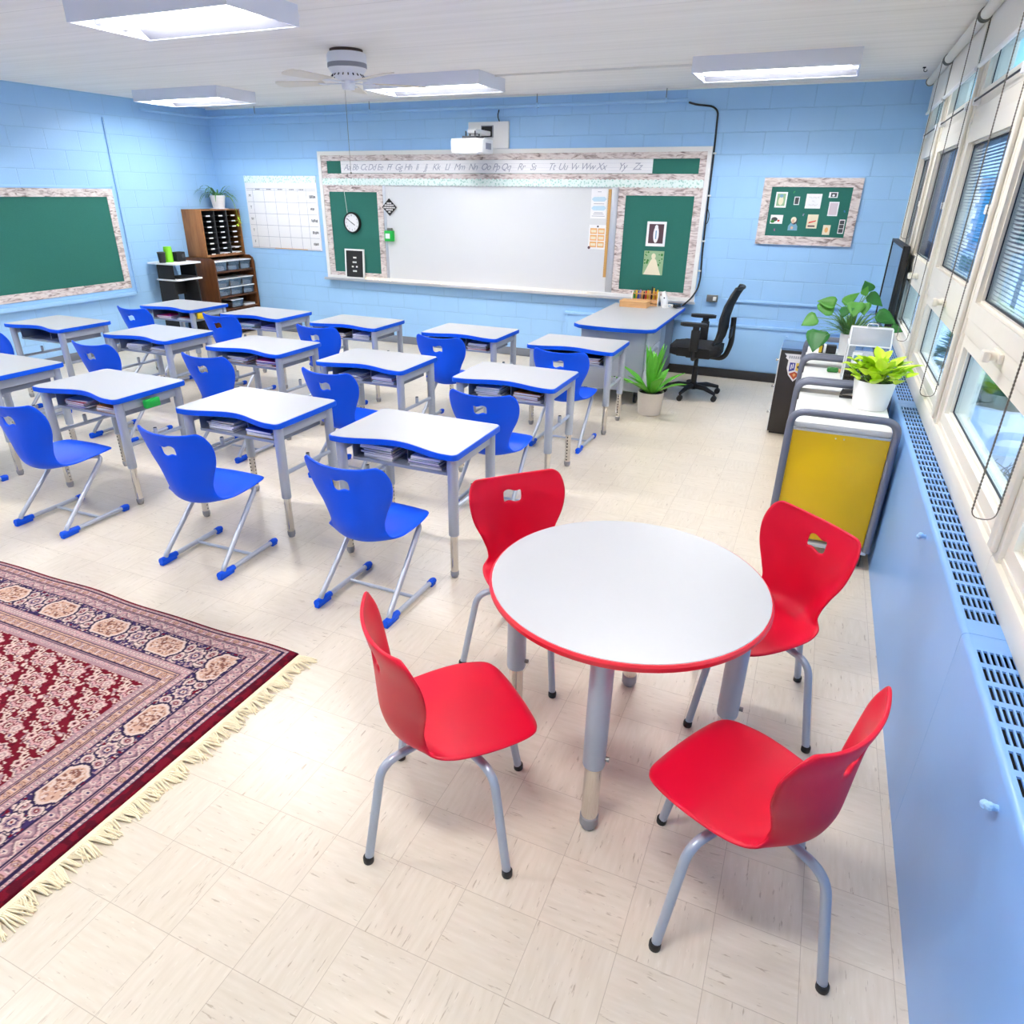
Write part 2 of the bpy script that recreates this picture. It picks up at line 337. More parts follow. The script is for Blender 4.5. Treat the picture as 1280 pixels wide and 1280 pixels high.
# ------------------------------------------------------------------ windows
MUL=[7.63,6.37,4.87,3.33,1.80,.27,-1.26,-2.9]
def bay(i,yf,yn):
    far=.06 if i==0 else .0
    w=bpy.data.objects.new('window_%d'%(i+1),None); COL.objects.link(w); w.location=(XW,(yf+yn)/2,.775); 
    w['kind']='structure'; w['category']='window'; w['label']='cream framed window bay, %s from the far corner of the room'%ORD[i]
    ox,oy,oz=XW,(yf+yn)/2,.775
    X=Matrix.Translation((-ox,-oy,-oz))
    ya,yb=yn+.055,(yf-.055 if i else YB)
    f=MB(); f.X=X; f.m('cream_frame')
    # sill, rails, head
    f.box(2.185,2.33,yn,min(yf,YB),.775,.865,.006); f.box(2.20,2.33,yn,min(yf,YB),.865,.885,.004)
    f.box(2.20,2.33,yn,min(yf,YB),1.30,1.372,.004); f.box(2.20,2.33,yn,min(yf,YB),2.255,2.335,.004); f.box(2.20,2.33,yn,min(yf,YB),2.72,2.835,.004)
    f.box(2.19,2.33,yn-.055,yn+.055,.775,2.835,.004)
    f.box(2.172,2.19,yn-.028,yn+.028,.885,2.80,.005)           # mullion cover
    if i==0: f.box(2.18,2.33,7.49,YB,.775,2.835,.004)
    f.build('window_frame',w)
    yb2=7.49 if i==0 else yb
    def sash(name,z0,z1,wd,x0,nm):
        s=MB(); s.X=X; s.m('cream_frame').frame('X',ya,yb2,z0,z1,wd,x0,2.30)
        s.frame('X',ya+wd-.012,yb2-wd+.012,z0+wd-.012,z1-wd+.012,.022,x0+.02,2.29)
        s.m('gasket').frame('X',ya+wd+.009,yb2-wd-.009,z0+wd+.009,z1-wd-.009,.007,x0+.032,x0+.037)
        o=s.build(name,w)
        g=MB(); g.X=X; g.m('pane').box(x0+.038,x0+.042,ya+wd+.004,yb2-wd-.004,z0+wd+.004,z1-wd-.004); g.build('pane',o)
        return (ya+wd+.014,yb2-wd-.014,z0+wd+.014,z1-wd-.014)
    sash('lower_sash',.885,1.30,.05,2.205,0)
    u=sash('casement_sash',1.372,2.255,.10 if i==2 else .075,2.195,1)
    sash('transom_sash',2.335,2.72,.085,2.20,2)
    # blinds between the panes, their backlit darkness put into the slat colour
    bl=MB(); bl.X=X; closed=i<2
    bl.m('slat'); bx=2.243 if closed else 2.250; n=int((u[3]-u[2])/.0165); 
    top=u[3] if closed else (u[3]-.16 if i==2 else u[3])
    for k in range(n):
        z=u[2]+.008+k*.0165
        if z>u[3]-.01: break
        a=math.radians(76 if closed else (8 if i==2 else 34))
        dx,dz=.010*math.cos(a),.010*math.sin(a)
        V=[bl.v(p) for p in ((bx-dx,u[0],z+dz),(bx+dx,u[0],z-dz),(bx+dx,u[1],z-dz),(bx-dx,u[1],z+dz),(bx-.0005-dx,u[0],z+dz+.0008),(bx+.0005+dx,u[0],z-dz+.0008),(bx+.0005+dx,u[1],z-dz+.0008),(bx-.0005-dx,u[1],z+dz+.0008))]
        for q in ((0,1,2,3),(7,6,5,4),(0,4,5,1),(2,6,7,3)): bl.face([V[j] for j in q])
    bl.box(2.2385,2.262,u[0],u[1],u[3]-.014,u[3]); bl.build('venetian_blind',w)
    # hardware: crank operator, stay bar, lower hinge arm
    h=MB(); h.X=X; yc=(ya+yb2)/2-.05
    h.m('cream_frame').box(2.185,2.20,yc-.07,yc+.07,1.325,1.36,.005).lathe([(0,0),(.018,0),(.016,.03),(0,.032)],(2.155,yc-.03,1.345),14,'X').box(2.135,2.16,yc-.065,yc-.01,1.325,1.365,.006)
    h.build('crank',w)
    h=MB(); h.X=X; h.m('black_plastic').tube([(2.17,ya+.12,2.365),(2.17,yb2-.12,2.365)],.005,8); h.m('white_plastic')
    for y in (ya+.1,yb2-.1): h.box(2.165,2.20,y-.02,y+.02,2.345,2.385,.005)
    h.build('stay_bar',w)
    h=MB(); h.X=X; h.m('alu').box(2.235,2.247,ya+.10,ya+.135,.95,1.24,.003); h.m('gasket').box(2.233,2.249,ya+.10,ya+.137,.935,.952,.002); h.build('hinge_arm',w)
    h=MB(); h.X=X; h.m('white_plastic').box(2.185,2.20,ya+.02,ya+.045,1.78,1.90,.005).box(2.165,2.19,ya+.026,ya+.04,1.80,1.84,.004); h.build('latch',w)
for i in range(7): bay(i,MUL[i],MUL[i+1])
# ------------------------------------------------------------------ roller shades
for i in range(6):
    yf=min(MUL[i]-.095,7.47); yn=MUL[i+1]-.085; ym=(yf+yn)/2
    t=thing('roller_shade','white roller shade rolled nearly up over the %s window from the far corner'%ORD[i],'shade',(2.125,ym,2.54),0,'white roller shades over the windows')
    L=(yf-yn)/2
    mb('shade_fabric').tube([(0,-L+.03,.25),(0,L-.03,.25)],.031,16).build('roller',t)
    mb('shade_fabric').box(.027,.029,-L+.05,L-.05,.0,.25).build('fabric',t)
    mb('white_paint').tube([(.028,-L+.045,.0),(.028,L-.045,.0)],.012,10).build('hem_bar',t)
    for s in (-1,1):
        b=mb('bracket').cyl((0,s*(L-.024)+.003,.25),.037,.006,20,'Y').box(-.012,.012,s*(L-.014)-.012,s*(L-.014)+.012,.262,.2945,.004); b.build('bracket',t)
    c=MB().m('chain'); zb=-1.55 if i else -.98
    loop=fillet([(.034,-L+.045,.25),(.03,-L+.05,zb),(-.034,-L+.05,zb),(-.034,-L+.045,.25)],.03,5)
    pts=[]
    for a,d in zip(loop,loop[1:]):
        n=max(1,int((d-a).length/.05)); pts+=[a.lerp(d,k/n) for k in range(n)]
    c.tube(pts+[loop[-1]],.0019,5)
    if i<4:
        for a,d in zip(loop,loop[1:]):
            n=int((d-a).length/.011)
            for k in range(n): 
                p=a.lerp(d,k/n); c.box(p.x-.0026,p.x+.0026,p.y-.0026,p.y+.0026,p.z-.003,p.z+.003)
    c.build('bead_chain',t,0)
# ------------------------------------------------------------------ heater cover in sections with slotted top
SEC=[(-3.0,-1.105),(-1.105,1.445),(1.445,3.995),(3.995,6.545),(6.545,7.52)]
XF,XB,ZT=2.085,2.229,.775
for i,(y0,y1) in enumerate(SEC):
    t=thing('heater_cover','light blue metal heater cover under the windows, %s'%['behind the viewer','nearest the viewer','beside the yellow cart end','behind the white carts','in the far corner'][i],'heater',((XF+XB)/2,(y0+y1)/2,0),0,'heater cover sections under the windows')
    b=MB(); b.X=Matrix.Translation((-(XF+XB)/2,-(y0+y1)/2,0)); b.m('blue_cover')
    r=.016; prof=[(XF,0),(XF,ZT-r)]+[(XF+r-r*math.cos(a),ZT-r+r*math.sin(a)) for a in (PI/8,PI/4,3*PI/8)]+[(XF+r,ZT)]
    b.grid([[(x,y,z) for x,z in prof] for y in (y0+.0008,y1-.0008)])
    xs=[XF+r]; 
    for k in range(6): xs+=[2.1115+k*.0145-.0048,2.1115+k*.0145+.0048]
    xs.append(XB)
    ys=[y0+.0008]; n=int((y1-y0-.12)/.0803); s0=y0+((y1-y0)-(n-1)*.0803)/2
    for k in range(n): ys+=[s0+k*.0803-.030,s0+k*.0803+.030]
    ys.append(y1-.0008)
    V=[[b.v((x,y,ZT)) for x in xs] for y in ys]; D={}
    for j in range(len(ys)-1):
        for k in range(len(xs)-1):
            q=[(j,k),(j,k+1),(j+1,k+1),(j+1,k)]
            if j%2 and k%2:
                for c in q:
                    if c not in D: D[c]=b.v((xs[c[1]],ys[c[0]],ZT-.006))
                for c,d in zip(q,q[1:]+q[:1]): b.face([V[c[0]][c[1]],V[d[0]][d[1]],D[d],D[c]])
            else: b.face([V[c[0]][c[1]] for c in q])
    for y in (y0+.0008,y1-.0008): b.face([b.v(p) for p in [(x,y,z) for x,z in prof]+[(XB,y,ZT),(XB,y,0)]])
    o=b.build('casing',t,25)
    b=MB(); b.X=Matrix.Translation((-(XF+XB)/2,-(y0+y1)/2,0)); b.m('hole_dark').box(XF+.02,XB-.004,y0+.02,y1-.02,ZT-.05,ZT-.03); b.build('dark_slot_backing',t)  # dark sheet under the slots, stands for the shade inside the casing
    for yk in [y for y in (.843,2.22,4.9) if y0<y<y1]:
        k=MB(); k.X=Matrix.Translation((-(XF+XB)/2,-(y0+y1)/2,0)); k.m('blue_paint').cyl((XF-.014,yk,.712),.008,.015,10,'X').ball((XF-.02,yk-.012,.722),.010,10).ball((XF-.02,yk+.012,.704),.010,10).ball((XF-.018,yk,.712),.009,10); k.build('wing_knob',t)
# ------------------------------------------------------------------ ceiling lights and fan
LX=(-5.10,-2.10,.94); LY=(.13,3.13,6.13)  # fixtures out of view are added to light the room and near floor
for iy,y in enumerate(LY):
    for ix,x in enumerate(LX):
        if iy==1: x=x
        seen={(1,1):'white fluorescent ceiling light over the middle desks, nearest the ceiling fan side of the viewer',(2,0):'white fluorescent ceiling light in front of the left corner bookcase',(2,1):'white fluorescent ceiling light beyond the fan, before the projector',(2,2):'white fluorescent ceiling light above the teacher desk, at right'}.get((iy,ix),'white fluorescent ceiling light above the %s, unseen, added for light'%([['left wall behind the viewer','rug','viewer'],['leftmost desks','','round table']][min(iy,1)][ix]))
        t=thing('ceiling_light',seen,'light',(x,y,ZC-.108),0,'fluorescent ceiling lights')
        b=mb('fixture'); W,D,H=.60,.29,.108
        b.box(-W,W,-D,D,H-.012,H); 
        for sx in (-1,1): b.box(min(sx*W,sx*(W-.012)),max(sx*W,sx*(W-.012)),-D,D,0,H-.012)
        for sy in (-1,1): b.box(-W+.012,W-.012,min(sy*D,sy*(D-.012)),max(sy*D,sy*(D-.012)),0,H-.012)
        b.build('housing',t); b=mb('notebook_grey')
        for sy in (-1,1): b.grid([[(-W+.02,sy*(D-.014),.004),(W-.02,sy*(D-.014),.004)],[(-W+.02,sy*.16,.085),(W-.02,sy*.16,.085)]])
        b.build('reflector',t)
        la=bpy.data.lights.new('lamp_light','AREA'); la.shape='RECTANGLE'; la.size=2*W-.16; la.size_y=.24; la.energy=LAMP_W; la.color=(1.,.985,.965)
        lo=bpy.data.objects.new('lamp_light',la); COL.objects.link(lo); lo.parent=t; lo.location=(0,0,.083)
        for sy in (-.085,.085): mb('lamp_glow').tube([(-W+.06,sy,.05),(W-.06,sy,.05)],.027,12).build('lamp_tube',t)
        for sx in (-1,1):
            for sy in (-.085,.085): mb('white_plastic').box(min(sx*(W-.015),sx*(W-.06)),max(sx*(W-.015),sx*(W-.06)),sy-.025,sy+.025,.022,.085,.003).build('lamp_holder',t)
t=thing('ceiling_fan','white ceiling fan with cream blades hanging from the ceiling','fan',(-2.06,4.68,ZC))
mb('fan_brown').cyl((0,0,-.022),.125,.0219,28).build('mounting_plate',t)
b=mb('fan_white').lathe([(0,-.022),(.14,-.022),(.148,-.035),(.15,-.085),(.147,-.09)],seg=36); b.m('notebook_grey').lathe([(.147,-.09),(.149,-.10),(.149,-.118),(.145,-.122)],seg=36); b.m('fan_white').lathe([(.145,-.122),(.135,-.14),(.095,-.185),(.06,-.20),(0,-.20)],seg=36); b.build('motor_housing',t)
b=MB().m('hole_dark')
for k in range(20):
    a=2*PI*k/20; b.X=Matrix.Rotation(a,4,'Z')@Matrix.Translation((.1165,0,-.163))@Matrix.Rotation(math.radians(48),4,'Y'); b.box(-.017,.017,-.004,.004,-.003,.0015)
b.build('vent_slots',t)
mb('fan_white').lathe([(0,-.2001),(.05,-.2001),(.052,-.235),(.045,-.26),(0,-.265)],seg=24).build('switch_cup',t)
for k in range(5):
    a=math.radians(-28+72*k); X=Matrix.Rotation(a,4,'Z')
    b=MB(); b.X=X; b.m('fan_white').box(.045,.20,-.012,.012,-.222,-.214,.003).box(.18,.24,-.04,.04,-.222,-.216,.003); br=b.build('blade_arm',t)
    b=MB(); b.X=X@Matrix.Translation((.2,0,-.212))@Matrix.Rotation(math.radians(9),4,'X'); b.m('fan_blade').prism([(0,-.05),(.35,-.068),(.40,-.06),(.42,-.03),(.42,.03),(.40,.06),(.35,.068),(0,.05)],-.003,.003,bev=.001); b.build('blade',t)
b=mb('chain').tube([(-.03,-.01,-.262),(-.03,-.01,-.83)],.0016,5).ball((-.03,-.01,-.84),.008,8); b.build('pull_chain',t)
# ------------------------------------------------------------------ world and what is outside
w=bpy.data.worlds.new('World'); S.world=w; w.use_nodes=True; bg=w.node_tree.nodes['Background']; nt=w.node_tree
tc=N(nt,'ShaderNodeTexCoord'); sp=N(nt,'ShaderNodeSeparateXYZ'); nt.links.new(tc.outputs['Generated'],sp.inputs[0])
nt.links.new(ramp(nt,mathn(nt,'MULTIPLY_ADD',sp.outputs[2],.5,.5),[(.0,(.5,.52,.56)),(.49,(.55,.62,.68)),(.52,(.26,.42,.50)),(.56,(.10,.26,.34)),(.70,(.11,.28,.37)),(.80,(.75,.88,1.)),(1.,(.95,.97,1.))]),bg.inputs[0]); bg.inputs[1].default_value=WORLD_E
struct(mb('pavement').box(XW+.36,40,-8,70,-.3,-.1).build('ground'),'pale outdoor pavement seen through the windows')
# ------------------------------------------------------------------ render settings
vs=S.view_settings; S.display_settings.display_device='sRGB'; vs.view_transform='Standard'; vs.look='None'; vs.gamma=1; vs.use_curve_mapping=False; vs.exposure=EXPO
S.cycles.max_bounces=10; S.cycles.diffuse_bounces=6; S.cycles.glossy_bounces=5; S.cycles.transparent_max_bounces=16; S.cycles.sample_clamp_indirect=8; S.cycles.use_denoising=True
S.cycles.caustics_reflective=False; S.cycles.caustics_refractive=False

struct(mb('white_matte').box(XL,XW-.05,YB-.014,YB,2.818,ZC).build('trim_5'),'thin white trim strip where the back wall meets the ceiling')
tag(mb('black_plastic').lathe([(0,0),(.012,0),(.012,.008),(0,.008)],(2.02,6.95,ZC-.008),12).tube(fillet([(2.02,6.95,ZC-.008),(2.02,6.95,ZC-.03),(2.04,6.95,ZC-.035),(2.045,6.95,ZC-.02)],.01,3),.003,6).build('ceiling_hook'),'small black hook in the ceiling near the far window shades','hook')
struct(mb('shade_fabric').box(-1.49,.335,6.16,6.185,ZC-.014,ZC,.003).build('trim_6'),'thin surface conduit on the ceiling between the two far lights')
# ------------------------------------------------------------------ main board on the back wall
t=thing('mounted_whiteboard','long board with white frame, whiteboard in the middle and green panels, under the projector','board',(-2.125,YB,.79))
BX=Matrix.Translation((2.125,-YB,-.79))
def B(m): b=MB(); b.X=BX; return b.m(m)
y0=YB-.03
B('white_paint').frame('Y',-4.575,.322,.79,2.313,.045,YB-.04,YB).build('outer_frame',t)
B('alu').box(-4.53,.277,YB-.012,YB-.001,.82,2.27).build('back_panel',t)
B('felt_green').box(-4.50,.25,YB-.022,YB-.013,2.06,2.215).build('header_panel',t)
B('plank_border').box(-4.53,.277,y0,YB-.013,2.205,2.268,.002).box(-4.53,.277,y0,YB-.013,2.0,2.062,.002).box(-4.53,-4.447,y0,YB-.013,2.062,2.205,.002).box(.207,.277,y0,YB-.013,2.062,2.205,.002).build('header_border',t)
def scallop(x0,x1,z0,z1,p):
    n=int((x1-x0)/p); bot=[]
    for k in range(n*6+1):
        x=x0+(x1-x0)*k/(n*6); bot.append((x,z0+.012*abs(math.sin(PI*k/6))))
    return bot[::-1]+[(x0,z1),(x1,z1)]
m=B('mint_border')
xs=[-4.56+4.83*k/460 for k in range(461)]
ed=lambda k:.010*abs(math.sin(PI*k/5))
lo=[(x,1.938-ed(k)) for k,x in enumerate(xs)]; hi=[(x,2.0+ed(k)) for k,x in enumerate(xs)]
m.grid([[(x,YB-.034,z) for x,z in lo],[(x,YB-.034,z) for x,z in hi]]); m.grid([[(x,YB-.031,z) for x,z in lo],[(x,YB-.031,z) for x,z in hi]])
m.grid([[(x,YB-.031,z) for x,z in lo],[(x,YB-.034,z) for x,z in lo]]); m.grid([[(x,YB-.031,z) for x,z in hi],[(x,YB-.034,z) for x,z in hi]]); m.build('scalloped_border',t)
for nm,x0,x1 in (('left',-4.53,-3.64),('right',-.62,.277)):
    o=B('felt_green').box(x0,x1,YB-.02,YB-.0125,.835,1.93).build('green_panel',t)
    B('plank_border').frame('Y',x0,x1,.80,1.935,.082,YB-.028,YB-.0205).build('panel_border',o)
B('whiteboard').box(-3.625,-.69,YB-.02,YB-.0125,.80,1.93).build('whiteboard_surface',t)
B('alu').box(-3.64,-3.60,YB-.024,YB-.0125,.80,1.93,.002).build('trim_strip',t); B('alu').box(-.70,-.625,YB-.024,YB-.0125,.80,1.93,.002).build('trim_strip',t)
b=B('alu').box(-4.60,.34,YB-.085,YB-.041,.775,.792,.004).box(-4.60,.34,YB-.09,YB-.08,.775,.806,.003); b.box(-4.60,.34,YB-.041,YB-.0401,.775,.79); b.build('marker_tray',t)
# fairy lights lying along the tray
t=thing('string_lights','string of tiny warm lights lying along the whiteboard tray','lights',(-2.1,YB-.06,.80))
pts=[(-1.85+x*.012,.006*math.sin(x*1.7)+.004*math.sin(x*.61),.008+.006*abs(math.sin(x*.9))) for x in range(0,260)]
mb('white_plastic').tube(pts,.0018,5).build('wire',t)
b=MB().m('bulb_warm'); R=random.Random(3)
for k in range(95):
    p=pts[int(k*2.7)%len(pts)]; b.ball((p[0],p[1]+R.uniform(-.008,.008),p[2]+R.uniform(.0,.012)),.0035,6)
b.build('bulbs',t)['kind']='stuff'
# alphabet strip
t=thing('alphabet_strip','white cursive alphabet strip along the header above the whiteboard','chart',(-2.255,YB-.023,2.135))
mb('paper').box(-1.98,1.98,-.0012,0,-.068,.068).build('strip',t)
b=MB().m('ink_soft')
LT=[(435,'Aa'),(445,'Bb'),(455.5,'Cc'),(465.5,'Dd'),(476,'Ee'),(487,'Ff'),(499,'Gg'),(511,'Hh'),(522,'Ii'),(533,'Jj'),(546,'Kk'),(559.5,'Ll'),(575,'Mm'),(592,'Nn'),(608,'Oo'),(621,'Pp'),(633,'Qq'),(652,'Rr'),(667,'Ss'),(690,'Tt'),(704,'Uu'),(718,'Vv'),(735,'Ww'),(752,'Xx'),(778,'Yy'),(797,'Zz')]
for u,s in LT:
    d=Vector(((u-627.083)/857.401,(643.018-208)/857.401,1)); r=right*d.x+up*d.y+fwd*d.z; x=1.54482+r.x*(YB+.52672)/r.y
    textmesh(b,s,.098,onback(x+2.255,-.005,-.0014),shear=.42,depth=.0004,space=.86)
b.build('cursive_letters',t,0)
b=MB().m('ink_soft')
for z in (-.045,-.012,.03): b.box(-1.975,1.975,-.00135,-.0011,z-.0006,z+.0006)
b.build('ruled_lines',t,0)
# wall clock
t=thing('wall_clock','round white clock with black rim on the left green panel','clock',(-4.115,YB-.021,1.492))
mb('black_plastic').lathe([(.108,0),(.125,0),(.125,.03),(.117,.042),(.108,.036)],seg=40,axis='Y').build('rim',t)
mb('clock_face').lathe([(0,.0),(.108,.0),(.108,.028),(0,.028)],seg=40,axis='Y').build('face',t)
b=MB().m('ink')
for k in range(12):
    a=2*PI*k/12; textmesh(b,str(12 if k==0 else k),.024,onback(.086*math.sin(a),.086*math.cos(a),-.0285),depth=.0003)
b.build('numerals',t,0)
b=MB().m('black_plastic'); b.X=Matrix.Translation((0,-.031,0))@Matrix.Rotation(math.radians(122),4,'Y'); b.box(-.004,.004,-.001,.001,-.015,.055); b.build('hour_hand',t)
b=MB().m('black_plastic'); b.X=Matrix.Translation((0,-.033,0))@Matrix.Rotation(math.radians(-55),4,'Y'); b.box(-.003,.003,-.001,.001,-.02,.085); b.build('minute_hand',t)
b=mb('white_plastic').tube([(-.075,-.003,.10),(-.10,-.003,.375)],.0025,6); b.build('cord',t)
# letter board
t=thing('letter_board','black felt letter board with white frame standing on the tray left of the whiteboard','letter board',(-4.118,YB-.062,.806))
b=MB(); b.X=Matrix.Rotation(math.radians(-4),4,'X'); b.m('chalk_black').box(-.13,.13,0,.012,.018,.35); b.build('felt',t)
b=MB(); b.X=Matrix.Rotation(math.radians(-4),4,'X'); b.m('white_paint').frame('Y',-.15,.15,.0,.368,.02,-.004,.016); b.build('frame',t)
b=MB(); b.X=Matrix.Rotation(math.radians(-4),4,'X'); b.m('white_paint')
for z,xs_ in ((.262,((-.02,.006),(.004,.03))),(.205,((-.03,-.012),(-.008,.008),(.012,.03))),(.15,((-.045,-.03),(-.026,-.016),(.02,.034),(.036,.046))),(.095,((-.03,-.016),(-.012,.004),(.008,.03)))):
    for x0,x1 in xs_: b.box(x0,x1,-.002,0,z-.010,z+.010)
b.build('letters',t)
# hanging diamond sign, timer
t=thing('diamond_sign','black and white diamond sign with lines of lettering hanging at the whiteboard left edge','sign',(-3.545,YB-.0295,1.685))
b=MB(); b.X=Matrix.Identity(4); b.m('chalk_black').prism([(0,-.10),(.105,0),(0,.10),(-.105,0)],-.006,0,'XZ'); b.build('plate',t)
b=MB().m('white_paint')
for z,wd in ((.045,.04),(.022,.07),(-.005,.085),(-.03,.06),(-.055,.03)): 
    n=int(wd/.016)
    for k in range(-n,n): b.box(k*.017+.003,k*.017+.015,-.008,-.006,z-.008,z+.008)
b.m('white_paint').tube([(0,-.004,.10),(-.012,-.004,.14),(0,-.004,.165)],.002,6); b.build('lettering',t)
t=thing('magnetic_timer','small bright green box with white label stuck low on the whiteboard left edge','timer',(-3.555,YB-.0245,1.35))
mb('green_tag').box(-.062,.062,-.05,0,-.062,.062,.006).build('case',t); mb('paper').box(-.045,.02,-.0512,-.05,-.03,.03).build('label',t); mb('bracket').box(-.03,.04,-.03,-.005,.062,.095,.004).build('clip',t)
# posters and yardstick at the right edge of the whiteboard
t=thing('banner_poster','pale poster with light blue ribbon shapes, upper of two on the whiteboard right edge','poster',(-.835,YB-.021,1.765))
mb('paper').box(-.092,.092,-.0015,0,-.15,.15).build('sheet',t)
b=MB().m('pale_blue')
for z in (.045,-.045): b.prism([(-.085,z),(-.06,z+.022),(.06,z+.026),(.085,z),(.06,z-.022),(-.06,z-.022)],-.0022,-.0015,'XZ')
b.build('ribbon_print',t)
b=MB().m('ink_soft')
for z,wd in ((.12,.02),(.0,.06),(-.09,.05),(-.105,.06),(-.125,.075)): b.box(-wd,wd,-.002,-.0015,z-.003,z+.003)
b.build('print_lines',t)
t=thing('card_chart','poster of six orange cards in two columns, lower of two on the whiteboard right edge','poster',(-.83,YB-.021,1.42))
mb('paper').box(-.1,.1,-.0015,0,-.125,.13).build('sheet',t)
for i in range(2):
    for j in range(3): MB().m('orange').box(-.085+i*.088,-.085+i*.088+.078,-.0025,-.0015,-.105+j*.07,-.045+j*.07).m('card_cream').box(-.075+i*.088,-.075+i*.088+.058,-.003,-.0025,-.09+j*.07,-.062+j*.07).build('orange_card',t)
b=MB(); b.m('card_brown').cyl((-.09,-.003,-.11),.016,.002,14,'Y'); b.m('ink').box(-.01,.01,-.002,-.0015,.105,.122); b.build('corner_print',t)
t=thing('yardstick','long wooden yardstick standing along the whiteboard right edge','ruler',(-.715,YB-.026,1.0))
mb('ruler').box(-.017,.017,-.004,0,0,.912,.001).build('stick',t)
b=MB().m('card_brown')
for k in range(37): b.box(-.017,-.004 if k%3==0 else -.010,-.0046,-.004,.005+k*.0246,.0065+k*.0246)
b.build('graduations',t)
# pictures on the right green panel (plain generic stand-ins)
t=thing('framed_card','white edged dark card with a pale upright shape on the right green panel','picture',(-.17,YB-.021,1.475))
mb('paper').box(-.105,.105,-.002,0,-.125,.125).build('mat',t); mb('card_brown').box(-.08,.08,-.0028,-.002,-.095,.10).build('print',t)
mb('paper').prism([(.03*math.cos(2*PI*k/20),-.005+.085*math.sin(2*PI*k/20)) for k in range(20)],-.0036,-.0028,'XZ').prism([(.018*math.cos(2*PI*k/12),.07+.022*math.sin(2*PI*k/12)) for k in range(12)],-.004,-.0028,'XZ').build('pale_shape',t)
mb('card_blue').box(-.006,.006,-.0042,-.0036,-.05,.035).build('sash_shape',t)
t=thing('photo_card','green and white photo card below the dark card on the right green panel','picture',(-.17,YB-.021,1.178))
mb('card_green').box(-.11,.11,-.002,0,-.125,.125).build('print',t)
mb('card_cream').prism([(-.10,-.124),(.09,-.124),(.03,.03),(.0,.06),(-.03,.03)],-.0028,-.002,'XZ').prism([(.024*math.cos(2*PI*k/14)-.003,.07+.03*math.sin(2*PI*k/14)) for k in range(14)],-.003,-.002,'XZ').build('pale_shape',t)
b=MB().m('leaf_dark'); R=random.Random(5)
for k in range(16):
    x=R.choice((-1,1))*R.uniform(.05,.10); z=R.uniform(-.02,.115); b.cyl((x,-.002,z),R.uniform(.006,.014),.0006,8,'Y')
b.build('leaf_shapes',t)
# ------------------------------------------------------------------ projector and its cable
t=thing('projector','white short throw projector on a wall arm above the whiteboard','projector',(-2.18,YB,2.45))
b=mb('white_plastic').box(-.255,.25,-.035,0,-.135,.137,.008); b.build('wall_plate',t)
b=mb('notebook_grey').box(-.09,.065,-.04,-.0345,-.02,.10,.003); b.m('hole_dark').box(-.08,.05,-.042,-.038,-.015,.09); b.build('plate_recess',t)
b=mb('white_plastic').box(-.075,.03,-.42,-.03,-.005,.04,.008); b.build('arm',t)
b=mb('white_dark').box(-.12,.06,-.46,-.28,-.055,-.03,.006)
for x in (-.09,.02): b.tube([(x,-.32,-.05),(x,-.32,.02)],.008,8).tube([(x,-.42,-.05),(x,-.42,.02)],.008,8)
b.build('bracket',t)
b=MB().m('white_plastic').prism(rrect(-.22,.17,-.57,-.24,.05),-.20,-.06,bev=.025); b.build('body',t)
b=mb('notebook_grey').box(.165,.172,-.47,-.33,-.16,-.10,.002); b.build('vent',t)
b=MB().m('notebook_grey').cyl((-.01,-.42,-.062),.04,.014,20); b.build('lens',t)
o=tag(mb('cable').tube(fillet([(-2.06,YB-.01,2.70),(-2.07,YB-.03,2.64),(-2.05,YB-.02,2.585)],.03),.006,8).build('projector_cable'),'short black cable dropping from the pipe to the projector plate','cable')
P=[(.03,YB-.03,2.705),(.10,YB-.012,2.685),(.27,YB-.012,2.665),(.325,YB-.012,2.62),(.335,YB-.012,2.2),(.337,YB-.012,1.75),(.345,YB-.012,1.3),(.36,YB-.014,1.05),(.345,YB-.03,.93),(.30,YB-.11,.84),(.235,YB-.125,.775),(.215,YB-.13,.76)]
b=mb('cable').tube(fillet(P,.05,5),.009,8); b.tube(fillet([(.335,YB-.012,1.75),(.37,YB-.014,1.68),(.36,YB-.014,1.6),(.338,YB-.012,1.58)],.03,4),.004,6); o=b.build('cable'); tag(o,'black cable clipped down the wall beside the board to the teacher desk','cable')
for k,z in enumerate((2.25,1.86,1.42,1.12)):
    tag(mb('white_plastic').box(.325,.358,YB-.022,YB-.0005,z-.008,z+.008,.002).build('cable_clip'),'small white clip holding the black wall cable, %s from the top'%ORD[k],'clip','cable clips beside the board')
t=thing('wall_outlet','grey metal outlet box on the back wall behind the office chair','outlet',(.515,YB-.0002,.845))
mb('bracket').box(-.06,.055,-.045,0,-.035,.035,.004).build('box',t); mb('white_plastic').box(.01,.045,-.065,-.045,-.02,.02,.004).build('plug',t)
# ------------------------------------------------------------------ calendar
t=thing('wall_calendar','large white weekly planner grid on the back wall between bookcase and board','calendar',(-5.25,YB,1.125))
mb('paper').box(-.595,.595,-.012,0,0,.905,.002).build('sheet',t)
b=MB().m('mint_border'); ks=range(0,121); 
b.prism([(-.595+1.19*k/120,.835-.012*abs(math.sin(PI*k/5))) for k in ks]+[(.595,.91),(-.595,.91)],-.015,-.0121,'XZ'); b.build('patterned_header',t)
b=MB().m('ink_soft')
for z in (.012,.155,.30,.445,.59,.735,.755): b.box(-.575,.575,-.0128,-.012,z-.0022,z+.0022)
for x in (-.475,-.285,-.095,.095,.285,.42): b.box(x-.0022,x+.0022,-.0128,-.012,.012,.755)
b.build('grid_lines',t,0)
b=MB().m('ink')
for k,s in enumerate('FTWTM'): textmesh(b,s,.05,onback(-.53,.085+k*.145,-.0125))
R=random.Random(9)
